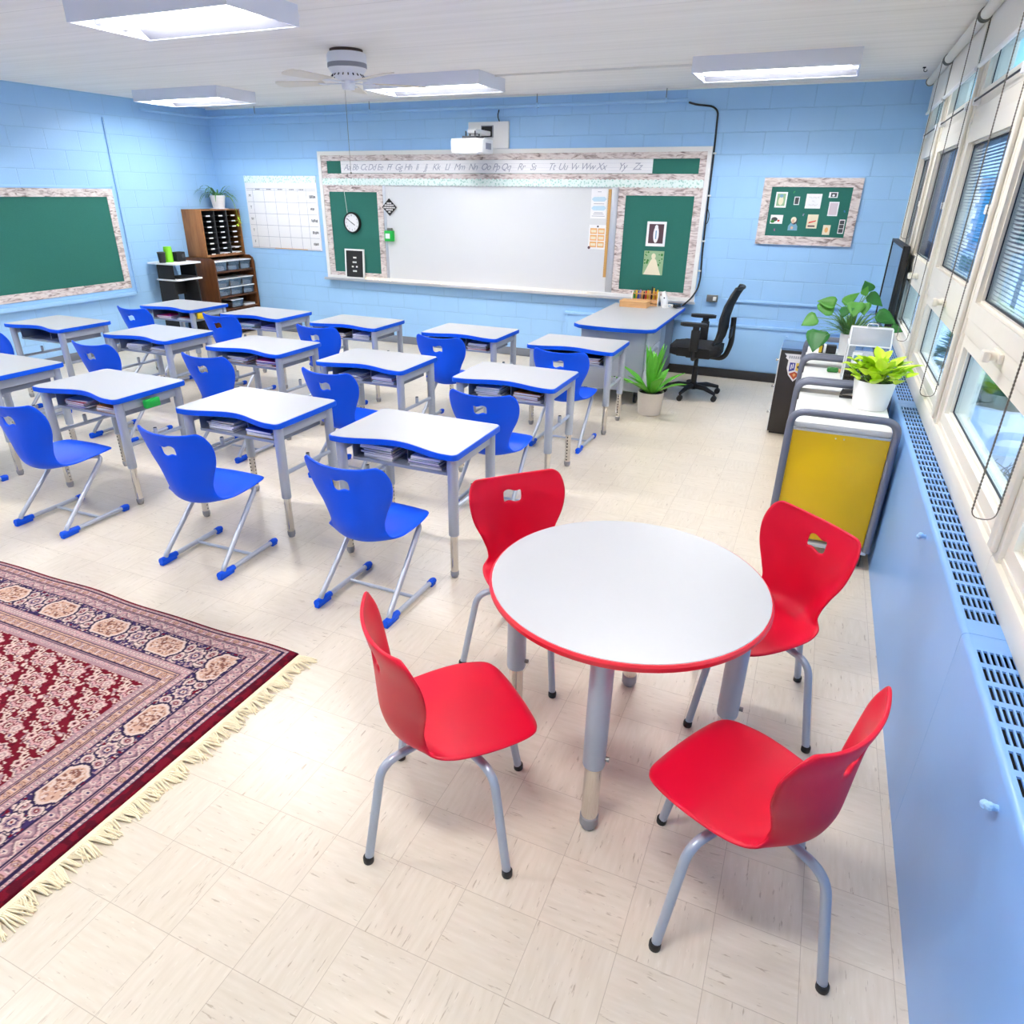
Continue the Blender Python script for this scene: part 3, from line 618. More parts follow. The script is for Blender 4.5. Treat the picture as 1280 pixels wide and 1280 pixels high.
for k in range(5):
    x=.47
    for j in range(R.randint(4,6)): b.box(x+j*.017,x+j*.017+.011,-.0128,-.012,.07+k*.145+R.uniform(-.008,0),.09+k*.145+R.uniform(0,.012))
for x in (-.38,-.19,0,.19,.35):
    for j in range(4): b.box(x-.04+j*.02,x-.026+j*.02,-.0128,-.012,.741,.750)
b.build('handwriting',t,0)
b=mb('orange').box(-.20,.36,-.0135,-.012,.004,.012); b.build('tape_strip',t)
# ------------------------------------------------------------------ left wall green board
t=thing('mounted_bulletin_board','large empty green bulletin board with plank border on the left wall','board',(XL+.002,4.1,.735))
mb('felt_green').box(0,.018,-1.68,1.65,.065,1.05).build('felt_panel',t)
mb('plank_border').frame('X',-1.77,1.735,0,1.12,.085,.0,.026).build('border',t)
mb('blue_paint').box(.0,.055,-1.85,1.765,-.09,-.045,.006).box(0,.02,-1.85,1.765,-.045,-.002,.003).box(0,.012,1.736,1.765,-.002,1.15,.003).box(0,.012,-1.80,1.765,1.121,1.15,.003).build('ledge',t)
# ------------------------------------------------------------------ right bulletin board with pinned things
t=thing('mounted_pin_board','green pin board with plank border on the back wall at right','board',(1.318,YB-.0004,1.722))
mb('felt_green').box(-.39,.39,-.016,0,-.25,.25).build('felt_panel',t); mb('plank_border').frame('Y',-.452,.452,-.308,.308,.082,-.026,0).build('border',t)
def uv(u,v):  # photo position on the board face
    d=Vector(((u-627.083)/857.401,(643.018-v)/857.401,1)); r=right*d.x+up*d.y+fwd*d.z; k=(YB-.017+.52672)/r.y; return 1.54482+r.x*k, 1.86338+r.z*k
def zb(x,y): return 930+x/8,210+y/8
def card(name,label,cat,x,y,wd,h,mat,parts=()):
    cx,cz=uv(*zb(x,y)); t=thing(name,label,cat,(cx,YB-.0163,cz),0,'things pinned on the pin board')
    mb(mat).box(-wd/2,wd/2,-.0014,0,-h/2,h/2).build('card',t)
    for i,(pn,pm,poly) in enumerate(parts): mb(pm).prism(poly,-.0022-.0003*i,-.0014,'XZ').build(pn,t)
    return t
R4=lambda x0,x1,z0,z1:[(x0,z0),(x1,z0),(x1,z1),(x0,z1)]
EL=lambda cx,cz,a,b_,n=18:[(cx+a*math.cos(2*PI*k/n),cz+b_*math.sin(2*PI*k/n)) for k in range(n)]
card('holy_card','white edged card with green landscape print, top left of the pin board','picture',371,318,.108,.142,'paper',[('print','card_green',R4(-.04,.04,-.056,.056)),('pale_shape','card_cream',EL(0,-.01,.024,.04)),('blue_patch','card_blue',EL(0,.035,.018,.015))])
card('small_photo','small black and white photo beside the green landscape card','photo',528,328,.05,.075,'paper',[('print','card_grey',R4(-.018,.018,-.03,.03))])
c=card('handwritten_note','square white handwritten note near the top middle of the pin board','note',695,332,.142,.132,'paper')
b=MB().m('ink_soft'); R=random.Random(2)
for z,a,e in ((.032,-.045,.045),(-.002,-.012,.012),(-.035,-.042,.042)):
    n=int((e-a)/.004); b.tube([(a+(e-a)*k/n,-.0018,z+.008*math.sin(k*1.9)+.003*math.sin(k*.7)) for k in range(n+1)],.0009,4)
b.build('handwriting',c,0)
card('photo_strip_card','small white card with a black and white picture, top right of the pin board','photo',895,270,.08,.05,'paper',[('print','card_grey',R4(-.022,.03,-.018,.018)),('pale_shape','paper',EL(.002,-.004,.012,.01))])
card('lilac_card','tall pale lilac card on the right part of the pin board','card',893,410,.09,.128,'paper',[('print','card_pink',R4(-.036,.036,-.054,.054))])
card('floral_card','wide white card with dark sprigs at the left edge of the pin board','card',325,513,.118,.082,'paper',[('sprig_shape','card_grey',EL(-.02,.0,.03,.02)),('red_patch','card_red',EL(.02,-.012,.012,.01)),('dark_patch','leaf_dark',EL(-.035,-.02,.02,.014))])
cx,cz=uv(*zb(492,560)); t=thing('cutout_figure','cut out figure in a white veil, bottom row of the pin board','picture',(cx,YB-.0163,cz),0,'things pinned on the pin board')
mb('card_blue').prism([(-.045,-.06),(.045,-.06),(.042,-.02),(.02,.01),(-.025,.01),(-.045,-.02)],-.0014,0,'XZ').build('robe',t); mb('ink').prism(EL(.005,.03,.03,.035),-.0017,0,'XZ').build('dark_hair_shape',t); mb('card_cream').prism(EL(-.002,.038,.026,.028),-.002,0,'XZ').build('veil',t); mb('skin').prism(EL(-.006,.024,.014,.02),-.0024,0,'XZ').prism(EL(-.008,-.035,.012,.014),-.0024,0,'XZ').build('face_and_hands',t)
card('red_poster','cream poster card with a red streak, centre of the pin board','card',682,535,.098,.128,'card_cream',[('red_streak','card_red',[(-.035,-.02),(.03,.0),(.035,.012),(-.03,-.004)]),('dark_band','card_brown',R4(-.035,.03,-.05,-.036))])
card('yellow_card','small yellow card at the bottom right of the pin board','card',822,620,.068,.09,'card_cream',[('print','orange',EL(0,0,.016,.024))])
card('photo_booth_strip','narrow strip of black and white photos at the right edge of the pin board','photo',972,587,.052,.128,'paper',[('upper_frame','card_grey',R4(-.02,.02,.022,.056)),('middle_frame','card_grey',R4(-.02,.02,-.016,.018)),('lower_frame','card_grey',R4(-.02,.02,-.056,-.02))])
for nm,x,y,mat,a in (('green paper butterfly at the top left of the pin board',505,238,'bf_green',20),('blue paper butterfly at the right of the pin board',1005,432,'bf_blue',-15),('lilac paper butterfly in the middle of the pin board',595,465,'bf_lilac',10),('pink paper butterfly at the bottom left of the pin board',303,615,'bf_pink',-10)):
    cx,cz=uv(*zb(x,y)); t=thing('paper_butterfly',nm,'butterfly',(cx,YB-.0163,cz),0,'paper butterflies on the pin board')
    for s in (-1,1):
        b=MB(); b.X=Matrix.Rotation(math.radians(a),4,'Y')@Matrix.Rotation(s*math.radians(30),4,'Z'); b.m(mat).prism([(0,-.012),(s*.024,-.022),(s*.02,-.002),(s*.03,.012),(s*.026,.026),(0,.006)],-.0025,-.0015,'XZ'); b.build('wing',t)
    mb('ink').box(-.0015,.0015,-.004,0,-.012,.012).build('body',t)
# ------------------------------------------------------------------ rug, woven pattern held in the mesh
RX1,RY1,RL,RW=-.262,1.39,2.9,2.05
def rug():
    st=.004; na,nb=int(RL/st),int(RW/st)
    a=np.linspace(0,RL,na+1); b=np.linspace(0,RW,nb+1); A,Bq=np.meshgrid(a,b,indexing='ij')
    ea=np.minimum(A,RL-A); eb=np.minimum(Bq,RW-Bq)
    eb2=np.interp(eb,[0,.013,.12,.28,.42,3],[0,.042,.19,.32,.43,3.01])   # long sides carry a thin red edge
    d=np.minimum(ea,eb2); onside=ea<eb2                      # short (fringed) side?
    t=np.where(onside,Bq,A); wob=.0016*np.sin(t*37)
    C=dict(red=(112,16,34),dred=(84,14,30),cream=(216,192,178),mauve=(166,134,138),mauved=(122,94,106),navy=(58,44,88),navyd=(44,34,66),pink=(204,158,156),peach=(204,164,142),brown=(128,84,74),purple=(100,66,104))
    C={k:np.array(lin(v)) for k,v in C.items()}
    col=np.empty(A.shape+(3,)); col[:]=C['red']
    def put(mask,c): col[mask]=C[c]
    def rep(x,p): return (x+p/2)%p-p/2
    rng=np.random.RandomState(4)
    def vnoise(X,Y,s,seed):
        r=np.random.RandomState(seed); g=r.rand(256,256); x=X/s; y=Y/s; i=np.floor(x).astype(int); j=np.floor(y).astype(int); fx=x-i; fy=y-j; fx=fx*fx*(3-2*fx); fy=fy*fy*(3-2*fy)
        G=lambda p,q:g[p%256,q%256]
        return (G(i,j)*(1-fx)+G(i+1,j)*fx)*(1-fy)+(G(i,j+1)*(1-fx)+G(i+1,j+1)*fx)*fy
    # ---- field
    f=d>.43; n1=vnoise(A,Bq,.011,1); n2=vnoise(A,Bq,.022,2); n3=vnoise(A,Bq,.05,3)
    put(f&(n2>.78),'mauve'); put(f&(n1*.6+n2*.4>.72),'cream'); put(f&(n1<.22)&(n2<.5),'dred')
    P=.176; row=np.floor((Bq-.60)/ (P*.62)+.5); off=(row%2)*P/2; u=rep(A-.709-off,P); v=(Bq-.60)-row*P*.62
    def rosette(u,v,R,lay,k=8,m=f):
        r=np.hypot(u,v); th=np.arctan2(v,u); rr=r/(1+.13*np.cos(k*th))
        for q,c in lay: put(m&(rr<R*q),c)
    rosette(u,v,.044,((1.16,'red'),(1.0,'cream'),(.84,'mauved'),(.70,'pink'),(.44,'red'),(.30,'cream'),(.15,'dred')))
    for du,dv,R,l in ((P/2,0,.022,((1.25,'red'),(1,'cream'),(.6,'red'),(.3,'cream'))),(P/4,P*.31,.02,((1.1,'red'),(1,'cream'),(.62,'pink'),(.35,'dred'))),(-P/4,P*.31,.026,((1.12,'red'),(1,'pink'),(.72,'cream'),(.5,'mauve'),(.25,'cream'))),(P*.33,P*.12,.015,((1.15,'red'),(1,'cream'),(.45,'dred'))),(-P*.33,-P*.12,.015,((1.15,'red'),(1,'cream'),(.45,'purple')))):
        uu=rep(u-du,P); vv=rep(v-dv+P*.31,P*.62)-0; rosette(uu,vv-(-0) if True else 0,R,l,5)
    arc=np.abs(v+.034*np.cos(u*2*PI/P*2))<.0022; put(f&arc,'dred')
    # ---- inner guard stripes and outer guard stripes
    def stripe(lo,hi,base,kind):
        m=(d>=lo)&(d<hi); put(m,base); c=(lo+hi)/2; h=(hi-lo)/2; w=(d-c)/h
        if kind=='dots':
            p=rep(t,.020); put(m&(np.hypot(p/.0055,w/.55)<1),'cream'); put(m&(np.hypot(p/.0025,w/.25)<1),'navy')
        if kind=='ros':
            p=rep(t,.052); r=np.hypot(p/.013,w/.85); put(m&(r<1),'brown'); put(m&(r<.8),'peach'); put(m&(r<.45),'brown'); put(m&(r<.22),'cream')
            q=rep(t-.026,.052); put(m&(np.abs(q)<.0065)&(np.abs(w)<.5),'mauved'); put(m&(np.abs(np.abs(q)-.003)<.0015)&(np.abs(w)<.6),'cream')
        if kind=='scroll':
            wv=.55*np.sin(t*2*PI/.075); put(m&(np.abs(w-wv)<.2),'mauved'); put(m&(np.abs(w-wv+.3)<.12),'cream')
            p=rep(t-.019,.0375); put(m&(np.hypot(p/.008,(w+np.sign(np.sin(t*2*PI/.075))*.35)/.4)<1),'cream'); put(m&(np.hypot(p/.004,(w+np.sign(np.sin(t*2*PI/.075))*.35)/.2)<1),'navy')
        put(m&(vnoise(A,Bq,.006,7)>.72),'mauve' if base!='mauve' else 'pink')
        put((np.abs(d-lo)<.0021),'navyd')
    put(d<.44,'mauve')
    stripe(.042,.062,'mauve','dots'); stripe(.062,.070,'peach',''); stripe(.070,.112,'pink','ros'); stripe(.112,.122,'mauve',''); stripe(.122,.19,'mauve','scroll')
    stripe(.32,.355,'mauve','dots'); stripe(.355,.364,'peach',''); stripe(.364,.400,'peach','ros'); stripe(.400,.408,'mauve',''); stripe(.408,.43,'mauve','dots')
    # ---- main border
    m=(d>=.19)&(d<.32); put(m,'navy'); w=(d-.255)/.065
    put(m&(vnoise(A,Bq,.010,11)>.60),'mauve'); put(m&(vnoise(A,Bq,.008,12)>.70),'cream'); put(m&(vnoise(A,Bq,.012,13)<.2),'navyd'); put(m&(vnoise(A,Bq,.014,14)>.80),'red')
    Pm=.350; ph=np.where(onside,.227,.226); q=rep(t-ph,Pm); z=rep(t-ph-Pm/2,Pm)
    for s in (1,-1):
        wv=s*.62*np.sin(z*2*PI/(Pm*.62)); g=m&(np.abs(z)<Pm*.36)
        put(g&(np.abs(w-wv)<.14),'navyd'); put(g&(np.abs(w-wv)<.085),'cream')
        for zc,wc in ((.062*s,.42),(-.062*s,.42),(.098,s*.1),(-.098,-s*.1)):
            r=np.hypot((z-zc)/.022,(w-wc*s)/.38); put(g&(r<1.15),'navyd'); put(g&(r<1),'cream'); put(g&(r<.68),'mauve'); put(g&(r<.40),'red'); put(g&(r<.18),'cream')
    rosette(z,w*.065,.036,((1.15,'navyd'),(1.0,'cream'),(.74,'mauve'),(.5,'navy'),(.32,'cream'),(.16,'red')),8,m)
    hx=np.maximum(np.abs(w)/.78,np.abs(q)/.078*.80+np.abs(w)/.78*.34); scal=1+.03*np.cos(np.arctan2(w,q*12)*10)
    hx=hx*scal; put(m&(hx<1.12),'navyd'); put(m&(hx<1.),'cream'); put(m&(hx<.86),'peach')
    inner=m&(hx<.8); put(inner&(vnoise(A,Bq,.009,15)>.56),'brown'); put(inner&(vnoise(A,Bq,.007,16)>.68),'cream')
    rosette(q,w*.065,.022,((1,'brown'),(.8,'peach'),(.5,'cream'),(.25,'brown')),6,inner)
    put((np.abs(d-.19)<.003)|(np.abs(d-.32)<.003),'navyd')
    put(d<.042,'red'); k=(d<.042)&(vnoise(A,Bq,.02,20)>.55); put(k,'dred')
    # slightly wavy far edge
    Y=RY1-Bq+np.where(Bq<.3,(.006*np.sin(A*5.1+1)+.004*np.sin(A*11)),0)*(1-np.clip(Bq/.3,0,1)); X=RX1-A+.003*np.sin(Bq*9)
    Z=np.full(A.shape,.011); edge=(A==0)|(Bq==0)|(A==RL)|(Bq>=RW-1e-9); Z[edge]=.0008
    co=np.stack([X,Y,Z],-1).reshape(-1,3); idx=np.arange((na+1)*(nb+1)).reshape(na+1,nb+1)
    q4=np.stack([idx[:-1,:-1],idx[:-1,1:],idx[1:,1:],idx[1:,:-1]],-1).reshape(-1,4)
    me=bpy.data.meshes.new('pile'); me.vertices.add(len(co)); me.vertices.foreach_set('co',co.ravel().astype('f4')); me.loops.add(q4.size); me.loops.foreach_set('vertex_index',q4.ravel().astype('i4')); me.polygons.add(len(q4)); me.polygons.foreach_set('loop_start',np.arange(0,q4.size,4,dtype='i4')); me.update(calc_edges=True)
    ca=me.color_attributes.new('weave','FLOAT_COLOR','POINT'); ca.data.foreach_set('color',np.concatenate([col.reshape(-1,3),np.ones((len(co),1))],1).ravel().astype('f4'))
    me.materials.append(MAT['rug_pile']); me.shade_smooth(); me.validate()
    t=thing('persian_rug','dark red persian rug with navy border and cream fringe on the floor at left','rug',(0,0,0))
    o=bpy.data.objects.new('pile',me); COL.objects.link(o); o.parent=t
    R=random.Random(1)
    mb('rope').box(RX1,RX1+.022,RY1-RW,RY1,.001,.006,.002).build('woven_end',t); mb('rope').box(RX1-RL-.022,RX1-RL,RY1-RW,RY1,.001,.006,.002).build('woven_end',t)
    b=MB().m('rope')
    for k in range(430):
        y=RY1-.004-(RW-.008)*k/430; L=.062+.018*R.random()+.012*math.sin(k*.21); dy=.020*math.sin(k*.33)+.012*math.sin(k*1.3)+R.uniform(-.008,.008); h=.004+.007*abs(math.sin(k*.47))
        b.tube([(RX1+.018,y,.004),(RX1+.018+L*.35,y+dy*.2,.004+h),(RX1+.018+L*.75,y+dy*.7,.004+h*.5),(RX1+.018+L,y+dy,.0028)],[.0028,.0034,.003,.0018],5)
    for k in range(260):
        y=RY1-.004-(RW-.008)*k/260; b.tube([(RX1-RL-.018,y,.004),(RX1-RL-.06,y+R.uniform(-.01,.01),.006),(RX1-RL-.09,y+R.uniform(-.02,.02),.0028)],.0026,4)
    b.build('fringe',t)['kind']='stuff'
rug()
# ------------------------------------------------------------------ chair shell
PROF=[(.246,.408,.105,-.004),(.238,.420,.150,-.006),(.205,.429,.190,-.003),(.12,.424,.209,.004),(.03,.408,.208,.014),(-.055,.388,.194,.030),(-.12,.384,.168,.050),(-.168,.420,.148,.068),(-.192,.490,.150,.076),(-.200,.565,.174,.078),(-.205,.635,.207,.074),(-.213,.705,.221,.068),(-.228,.757,.214,.060),(-.238,.784,.198,.054),(-.243,.797,.176,.048)]
def shell(mat,name,parent,sx=1.,sy=1.,sz=1.,lift=0.,lean=0.):
    def cr(f,i):
        n=len(PROF); k=min(int(i),n-2); t=i-k; P=[PROF[max(0,min(n-1,k+j))][f] for j in (-1,0,1,2)]
        return .5*((2*P[1])+(-P[0]+P[2])*t+(2*P[0]-5*P[1]+4*P[2]-P[3])*t*t+(-P[0]+3*P[1]-3*P[2]+P[3])*t**3)
    ss=list(np.linspace(0,10,31))+[10.35,10.65,10.9,11.15,11.4,11.65,11.9,12.3,12.7,13.1,13.5,14]
    hr=(10.65,11.4); tt=list(np.linspace(-1,-.18,8))+list(np.linspace(-.18,.18,9))[1:-1]+list(np.linspace(.18,1,8))
    b=MB().m(mat); rows=[]
    for s in ss:
        y,z,h,c=[cr(f,s) for f in range(4)]; y2,z2=cr(0,min(s+.05,14)),cr(1,min(s+.05,14)); y1,z1=cr(0,max(s-.05,0)),cr(1,max(s-.05,0))
        ty,tz=y2-y1,z2-z1; L=math.hypot(ty,tz); ny,nz=tz/L,-ty/L; 
        if nz<0 and s<6: ny,nz=-ny,-nz
        if s>=6 and ny<0: ny,nz=-ny,-nz
        z+=lift*max(0,1-abs(s-5.7)/3.2); y+=lean*max(0,s-8)/6
        r=[]
        for t in tt:
            dz=0
            if s>9.6 and abs(t)<.42:
                fo=max(0,1-abs(s-11)/1.3)*max(0,1-max(0,abs(t)-.18)/.22); dz=.009*math.sin(t/.18*PI)*fo
            e=c*abs(t)**2.2
            edge=0 
            r.append((t*h*sx,(y+ny*e)*sy,(z+nz*e+dz)*sz))
        rows.append(r)
    V=[[b.v(p) for p in r] for r in rows]
    for i in range(len(ss)-1):
        for j in range(len(tt)-1):
            if hr[0]-.01<=ss[i] and ss[i+1]<=hr[1]+.01 and -.181<tt[j] and tt[j+1]<.181: continue
            b.face([V[i][j],V[i][j+1],V[i+1][j+1],V[i+1][j]])
    o=b.build(name,parent)
    m=o.modifiers.new('s','SOLIDIFY'); m.thickness=.011; m.offset=0
    m=o.modifiers.new('d','SUBSURF'); m.levels=m.render_levels=1
    return bake(o)
# blue sled chair (parts in chair coordinates, y forward)
def blue_chair(loc,rz,label):
    t=thing('school_chair',label,'chair',loc,rz,'blue school chairs')
    shell('chair_blue','seat_shell',t,1.04,1.0,.975)
    for s in (-1,1):
        x=.2*s
        p=fillet([(x,.205,.024),(x,-.222,.024),(x*.9,.155,.388),(x*.6,.07,.392),(x*.5,.02,.382)],.055,7)
        mb('frame_silver').tube(p,.0132,12).build('side_frame',t)
        b=mb('cap_blue').tube([(x,-.236,.030),(x,-.222,.026),(x,-.125,.024)],[.016,.019,.0155],10); b.box(x-.014,x+.014,-.238,-.135,.0005,.018,.005); b.build('foot_pad',t)
        b=mb('cap_blue').tube([(x,.175,.024),(x,.205,.024),(x,.222,.022)],[.0165,.0185,.015],12); b.box(x-.011,x+.011,.18,.222,.0005,.015,.004); b.build('end_cap',t)
    mb('frame_silver').tube([(-.2,.03,.024),(.2,.03,.024)],.0085,8).build('crossbar',t)
    mb('alu').box(-.12,.12,.0,.04,.376,.386,.001).build('seat_bracket',t)
    return t
ROW=['nearest','middle','farthest']
def where(r,k): return '%s row, %s from the right'%(ROW[r],ORD[k])
BC=[(-.222,1.965,-1,0,0),(-1.262,1.965,2,0,1),(-2.436,1.945,1,0,2),(-3.62,1.95,-1,0,3),
    (-.178,3.28,2,1,0),(-1.32,3.32,-3,1,1),(-2.41,3.325,1,1,2),(-3.49,3.265,1,1,3),(-4.69,3.23,-1,1,4),
    (-.155,4.64,-1,2,0),(-1.244,4.715,0,2,1),(-2.438,4.645,1,2,2),(-3.618,4.72,-2,2,3),(-4.687,4.65,-1,2,4)]
for i,(x,y,a,r,k) in enumerate(BC):
    lab='blue school chair with sled legs, '+where(r,k)
    if i==0: c0=blue_chair((x,y,0),math.radians(a),lab)
    else: dup(c0,(x,y,0),math.radians(a),lab)
# ------------------------------------------------------------------ student desks
def desk(loc,label):
    t=thing('student_desk',label,'desk',loc,0,'student desks')
    W,D=.378,.278
    def outline(g):
        pts=[]; w,d=W-g,D-g
        pts+=[(x,y) for x,y in rrect(-w,w,-d,d,.035)[:11]]   # rear right and rear left corners
        pts=[(w-.03+.03*math.cos(a),d-.03+.03*math.sin(a)) for a in np.linspace(0,PI/2,6)]+[(-w+.03+.03*math.cos(a),d-.03+.03*math.sin(a)) for a in np.linspace(PI/2,PI,6)]
        pts+=[(-w+.03+.03*math.cos(a),-d+.03+.03*math.sin(a)) for a in np.linspace(PI,1.5*PI,6)]
        for k in range(1,24):
            x=-w+.05+(2*w-.10)*k/24; u=(x+w-.05)/(2*w-.10); pts.append((x,-d+.072*(math.sin(PI*u)**2)))
        pts+=[(w-.03+.03*math.cos(a),-d+.03+.03*math.sin(a)) for a in np.linspace(1.5*PI,2*PI,6)]
        return pts
    mb('edge_blue').prism(outline(0),.678,.708,bev=.005).build('edge_band',t); mb('laminate').prism(outline(.0055),.7075,.7098).build('laminate_top',t)
    for sx in (-1,1):
        for sy,y in ((-1,-.222),(1,.225)):
            x=.333*sx; n='front' if sy<0 else 'rear'
            o=mb('tube_grey').lathe([(0,.25),(.0262,.25),(.0275,.256),(.0275,.678),(0,.678)],(x,y,0),18).build('leg',t)
            b=mb('chrome').lathe([(0,.02),(.0205,.02),(.0205,.30),(0,.30)],(x,y,0),16); b.m('hole_dark')
            for k in range(8):
                b.lathe([(0,.0),(.005,.0)],(x-.0204*sx,y,.055+.025*k),8,'X'); b.lathe([(0,0),(.005,0)],(x,y-.0209,.055+.025*k),8,'Y') if sy>0 else None
            b.build('leg_extension',o); mb('glide').lathe([(0,0.0),(.017,0),(.019,.006),(.0195,.012),(.0225,.014),(.0225,.036),(.02,.04),(0,.04)],(x,y,0),16).build('glide',o)
        x=.333*sx
        mb('tube_grey').box(x-.011,x+.011,-.20,.205,.615,.677,.003).build('side_rail',t)
        b=mb('tube_grey').tube([(x,-.20,.395),(x,.205,.395)],.0125,10).tube([(x,.0,.40),(x,.0,.452)],.0125,10); b.m('hole_dark').cyl((x,0,.4521),.0105,.002,12); b.build('bag_hook_bar',t)
    b=mb('tray_grey').box(-.285,.285,-.19,.20,.566,.570).box(-.285,-.281,-.19,.20,.570,.676).box(.281,.285,-.19,.20,.570,.676).box(-.281,.281,.196,.20,.570,.676).box(-.285,.285,-.194,-.19,.562,.578,.001).box(-.003,.003,-.10,.196,.570,.676); b.build('book_box',t)
    mb('tube_grey').box(-.33,.33,.20,.222,.64,.677,.003).build('rear_rail',t)
    return t
DK=[(-.285,2.515,0,0),(-1.382,2.53,0,1),(-2.576,2.49,0,2),(-3.76,2.49,0,3),
    (-.279,3.895,1,0),(-1.422,3.88,1,1),(-2.553,3.922,1,2),(-3.731,3.92,1,3),(-4.975,3.865,1,4),
    (-.24,5.185,2,0),(-1.311,5.265,2,1),(-2.519,5.21,2,2),(-3.651,5.211,2,3),(-4.812,5.23,2,4)]
DL=lambda r,k:'white school desk with blue edge, '+where(r,k)
for i,(x,y,r,k) in enumerate(DK):
    if i==0: d0=desk((x,y,0),DL(r,k))
    else: dup(d0,(x,y,0),0,DL(r,k))
# contents of the book boxes
CON={0:('left','white white grey white cream green white'.split(),'right','white grey lilac green white'.split()),1:('left','white grey white white grey cream'.split(),'right','yellow white blue'.split()),2:('left','lilac white grey red white'.split(),'right','orange cream orange'.split()),3:('left','white grey'.split(),'right','white cream'.split()),
 4:('left','white grey white teal white'.split(),'right','white red cream orange'.split()),5:('left','white grey lilac white'.split(),'right','white teal red white'.split()),6:('left','orange cream white lilac grey'.split(),'right','pink yellow blue pink'.split()),7:('left','white grey lilac white'.split(),'right','white grey cream white'.split()),
 9:('left','grey white'.split(),'right','dark cream red dark'.split()),10:('left','white grey white'.split(),'right','red white dark white grey'.split()),11:('left','red dark cream dark'.split(),'right','lilac white dark white'.split()),12:('left','cream teal white white'.split(),'right','lilac blue lilac'.split()),13:('left','white white pink'.split(),'right','dark teal red'.split())}
pbr('notebook_white',(232,232,238),.6)
RB=random.Random(12)
for i,(s1,c1,s2,c2) in CON.items():
    x,y,r,k=DK[i]
    for sd,cs in ((s1,c1),(s2,c2)):
        z=.5704
        for n,c in enumerate(cs):
            h=RB.choice((.006,.009,.012,.014)); h=min(h,.66-z)
            w,dp=RB.uniform(.17,.20),RB.uniform(.20,.235); a=RB.uniform(-4,4)
            cx=(-.143 if sd=='left' else .143)+RB.uniform(-.012,.012); cy=-.19+dp/2+.012+RB.uniform(0,.02)
            o=mb('notebook_'+c).box(-w/2,w/2,-dp/2,dp/2,0,.0014).box(-w/2,w/2,-dp/2,dp/2,h-.0014,h).box(-w/2,-w/2+.0014,-dp/2,dp/2,.0014,h-.0014).m('paper').box(-w/2+.0015,w/2-.003,-dp/2+.002,dp/2-.002,.0014,h-.0014).build('notebook')
            o.location=(x+cx,y+cy,z); o.rotation_euler=(0,0,math.radians(a))
            tag(o,'%s notebook, %s up, %s pile, desk in %s'%(c,ORD[n],sd,where(r,k)),'notebook','notebooks in the desks')
            z+=h+.0008
t=thing('desk_tag','green plastic tag clipped to the desk rail in the nearest row','tag',(DK[2][0]+.362,DK[2][1]-.02,.628)); mb('green_tag').box(0,.03,-.055,.055,-.025,.03,.006).build('clip_body',t); mb('green_tag').box(.03,.034,-.03,.03,-.01,.02,.002).build('clip_front',t)
t=thing('desk_tag','yellow plastic tag clipped to the desk rail in the farthest row','tag',(DK[13][0]+.362,DK[13][1]-.14,.628)); mb('yellow_tag').box(0,.03,-.055,.055,-.02,.04,.006).build('clip_body',t); mb('yellow_tag').box(.03,.034,-.03,.03,-.005,.025,.002).build('clip_front',t)
# ------------------------------------------------------------------ round table and red chairs
TC=(1.148,1.432); TH=.715
t=thing('round_table','round white table with red edge surrounded by four red chairs','table',(TC[0],TC[1],0))
mb('edge_red').lathe([(0,TH-.028),(.44,TH-.028),(.452,TH-.026),(.457,TH-.018),(.457,TH-.008),(.452,TH-.001),(.449,TH-.0005),(0,TH-.0005)],seg=72).build('edge_band',t)
mb('laminate').lathe([(0,TH-.0004),(.4485,TH-.0004),(.4475,TH+.0012),(0,TH+.0012)],seg=72).build('laminate_top',t)
for k,a in enumerate((-85.6,4.4,94.4,184.4)):
    x,y=.378*math.cos(math.radians(a)),.378*math.sin(math.radians(a))
    o=mb('tube_grey').lathe([(0,.265),(.033,.265),(.035,.272),(.035,TH-.029),(0,TH-.029)],(x,y,0),24).build('leg',t)
    b=mb('chrome').lathe([(0,.02),(.027,.02),(.027,.30),(0,.30)],(x,y,0),20); b.m('hole_dark')
    for q in range(7): b.lathe([(0,-.0005),(.0055,-.0005)],(x,y-.0268 if k in(1,2,3) else y+.0268,.06+.027*q),8,'Y')
    b.build('leg_extension',o); mb('bracket').cyl((x+.035,y,.30),.008,.012,10,'X').build('adjuster_screw',o)
    mb('glide').lathe([(0,0.0),(.022,0),(.025,.006),(.0255,.014),(.030,.016),(.030,.05),(.026,.055),(0,.055)],(x,y,0),20).build('glide',o)
mb('tube_grey').box(-.36,.36,-.02,.02,TH-.06,TH-.0285,.004).build('apron_rail',t)
def red_chair(loc,face,base,label):
    t=thing('red_chair',label,'chair',loc,math.radians(face-90),'red chairs round the table')
    shell('chair_red','seat_shell',t,1.,1.,.975,.022,.02)
    mb('tube_grey').cyl((0,0,.345),.06,.027,20).build('swivel_plate',t)
    for k in range(4):
        a=math.radians(base+90*k-(face-90)); c,s=math.cos(a),math.sin(a)
        P=[(.03*c,.03*s,.358),(.232*c,.232*s,.352),(.30*c,.30*s,.012)]
        o=mb('tube_grey').tube(fillet(P,.055,8),.0135,12).build('leg',t)
        mb('black_plastic').lathe([(0,0),(.0155,0),(.0165,.004),(.0165,.02),(.0145,.024),(0,.024)],(.3015*c,.3015*s,0),14).build('foot_cap',o)
    return t
red_chair((.739,.917,0),48,63,'red plastic chair nearest the viewer on the left side of the round table')
red_chair((1.638,.989,0),153,144.4,'red plastic chair nearest the viewer on the right side of the round table')
red_chair((1.578,1.894,0),227,51.3,'red plastic chair on the far right of the round table')
red_chair((.655,1.83,0),-43,41,'red plastic chair on the far left of the round table')
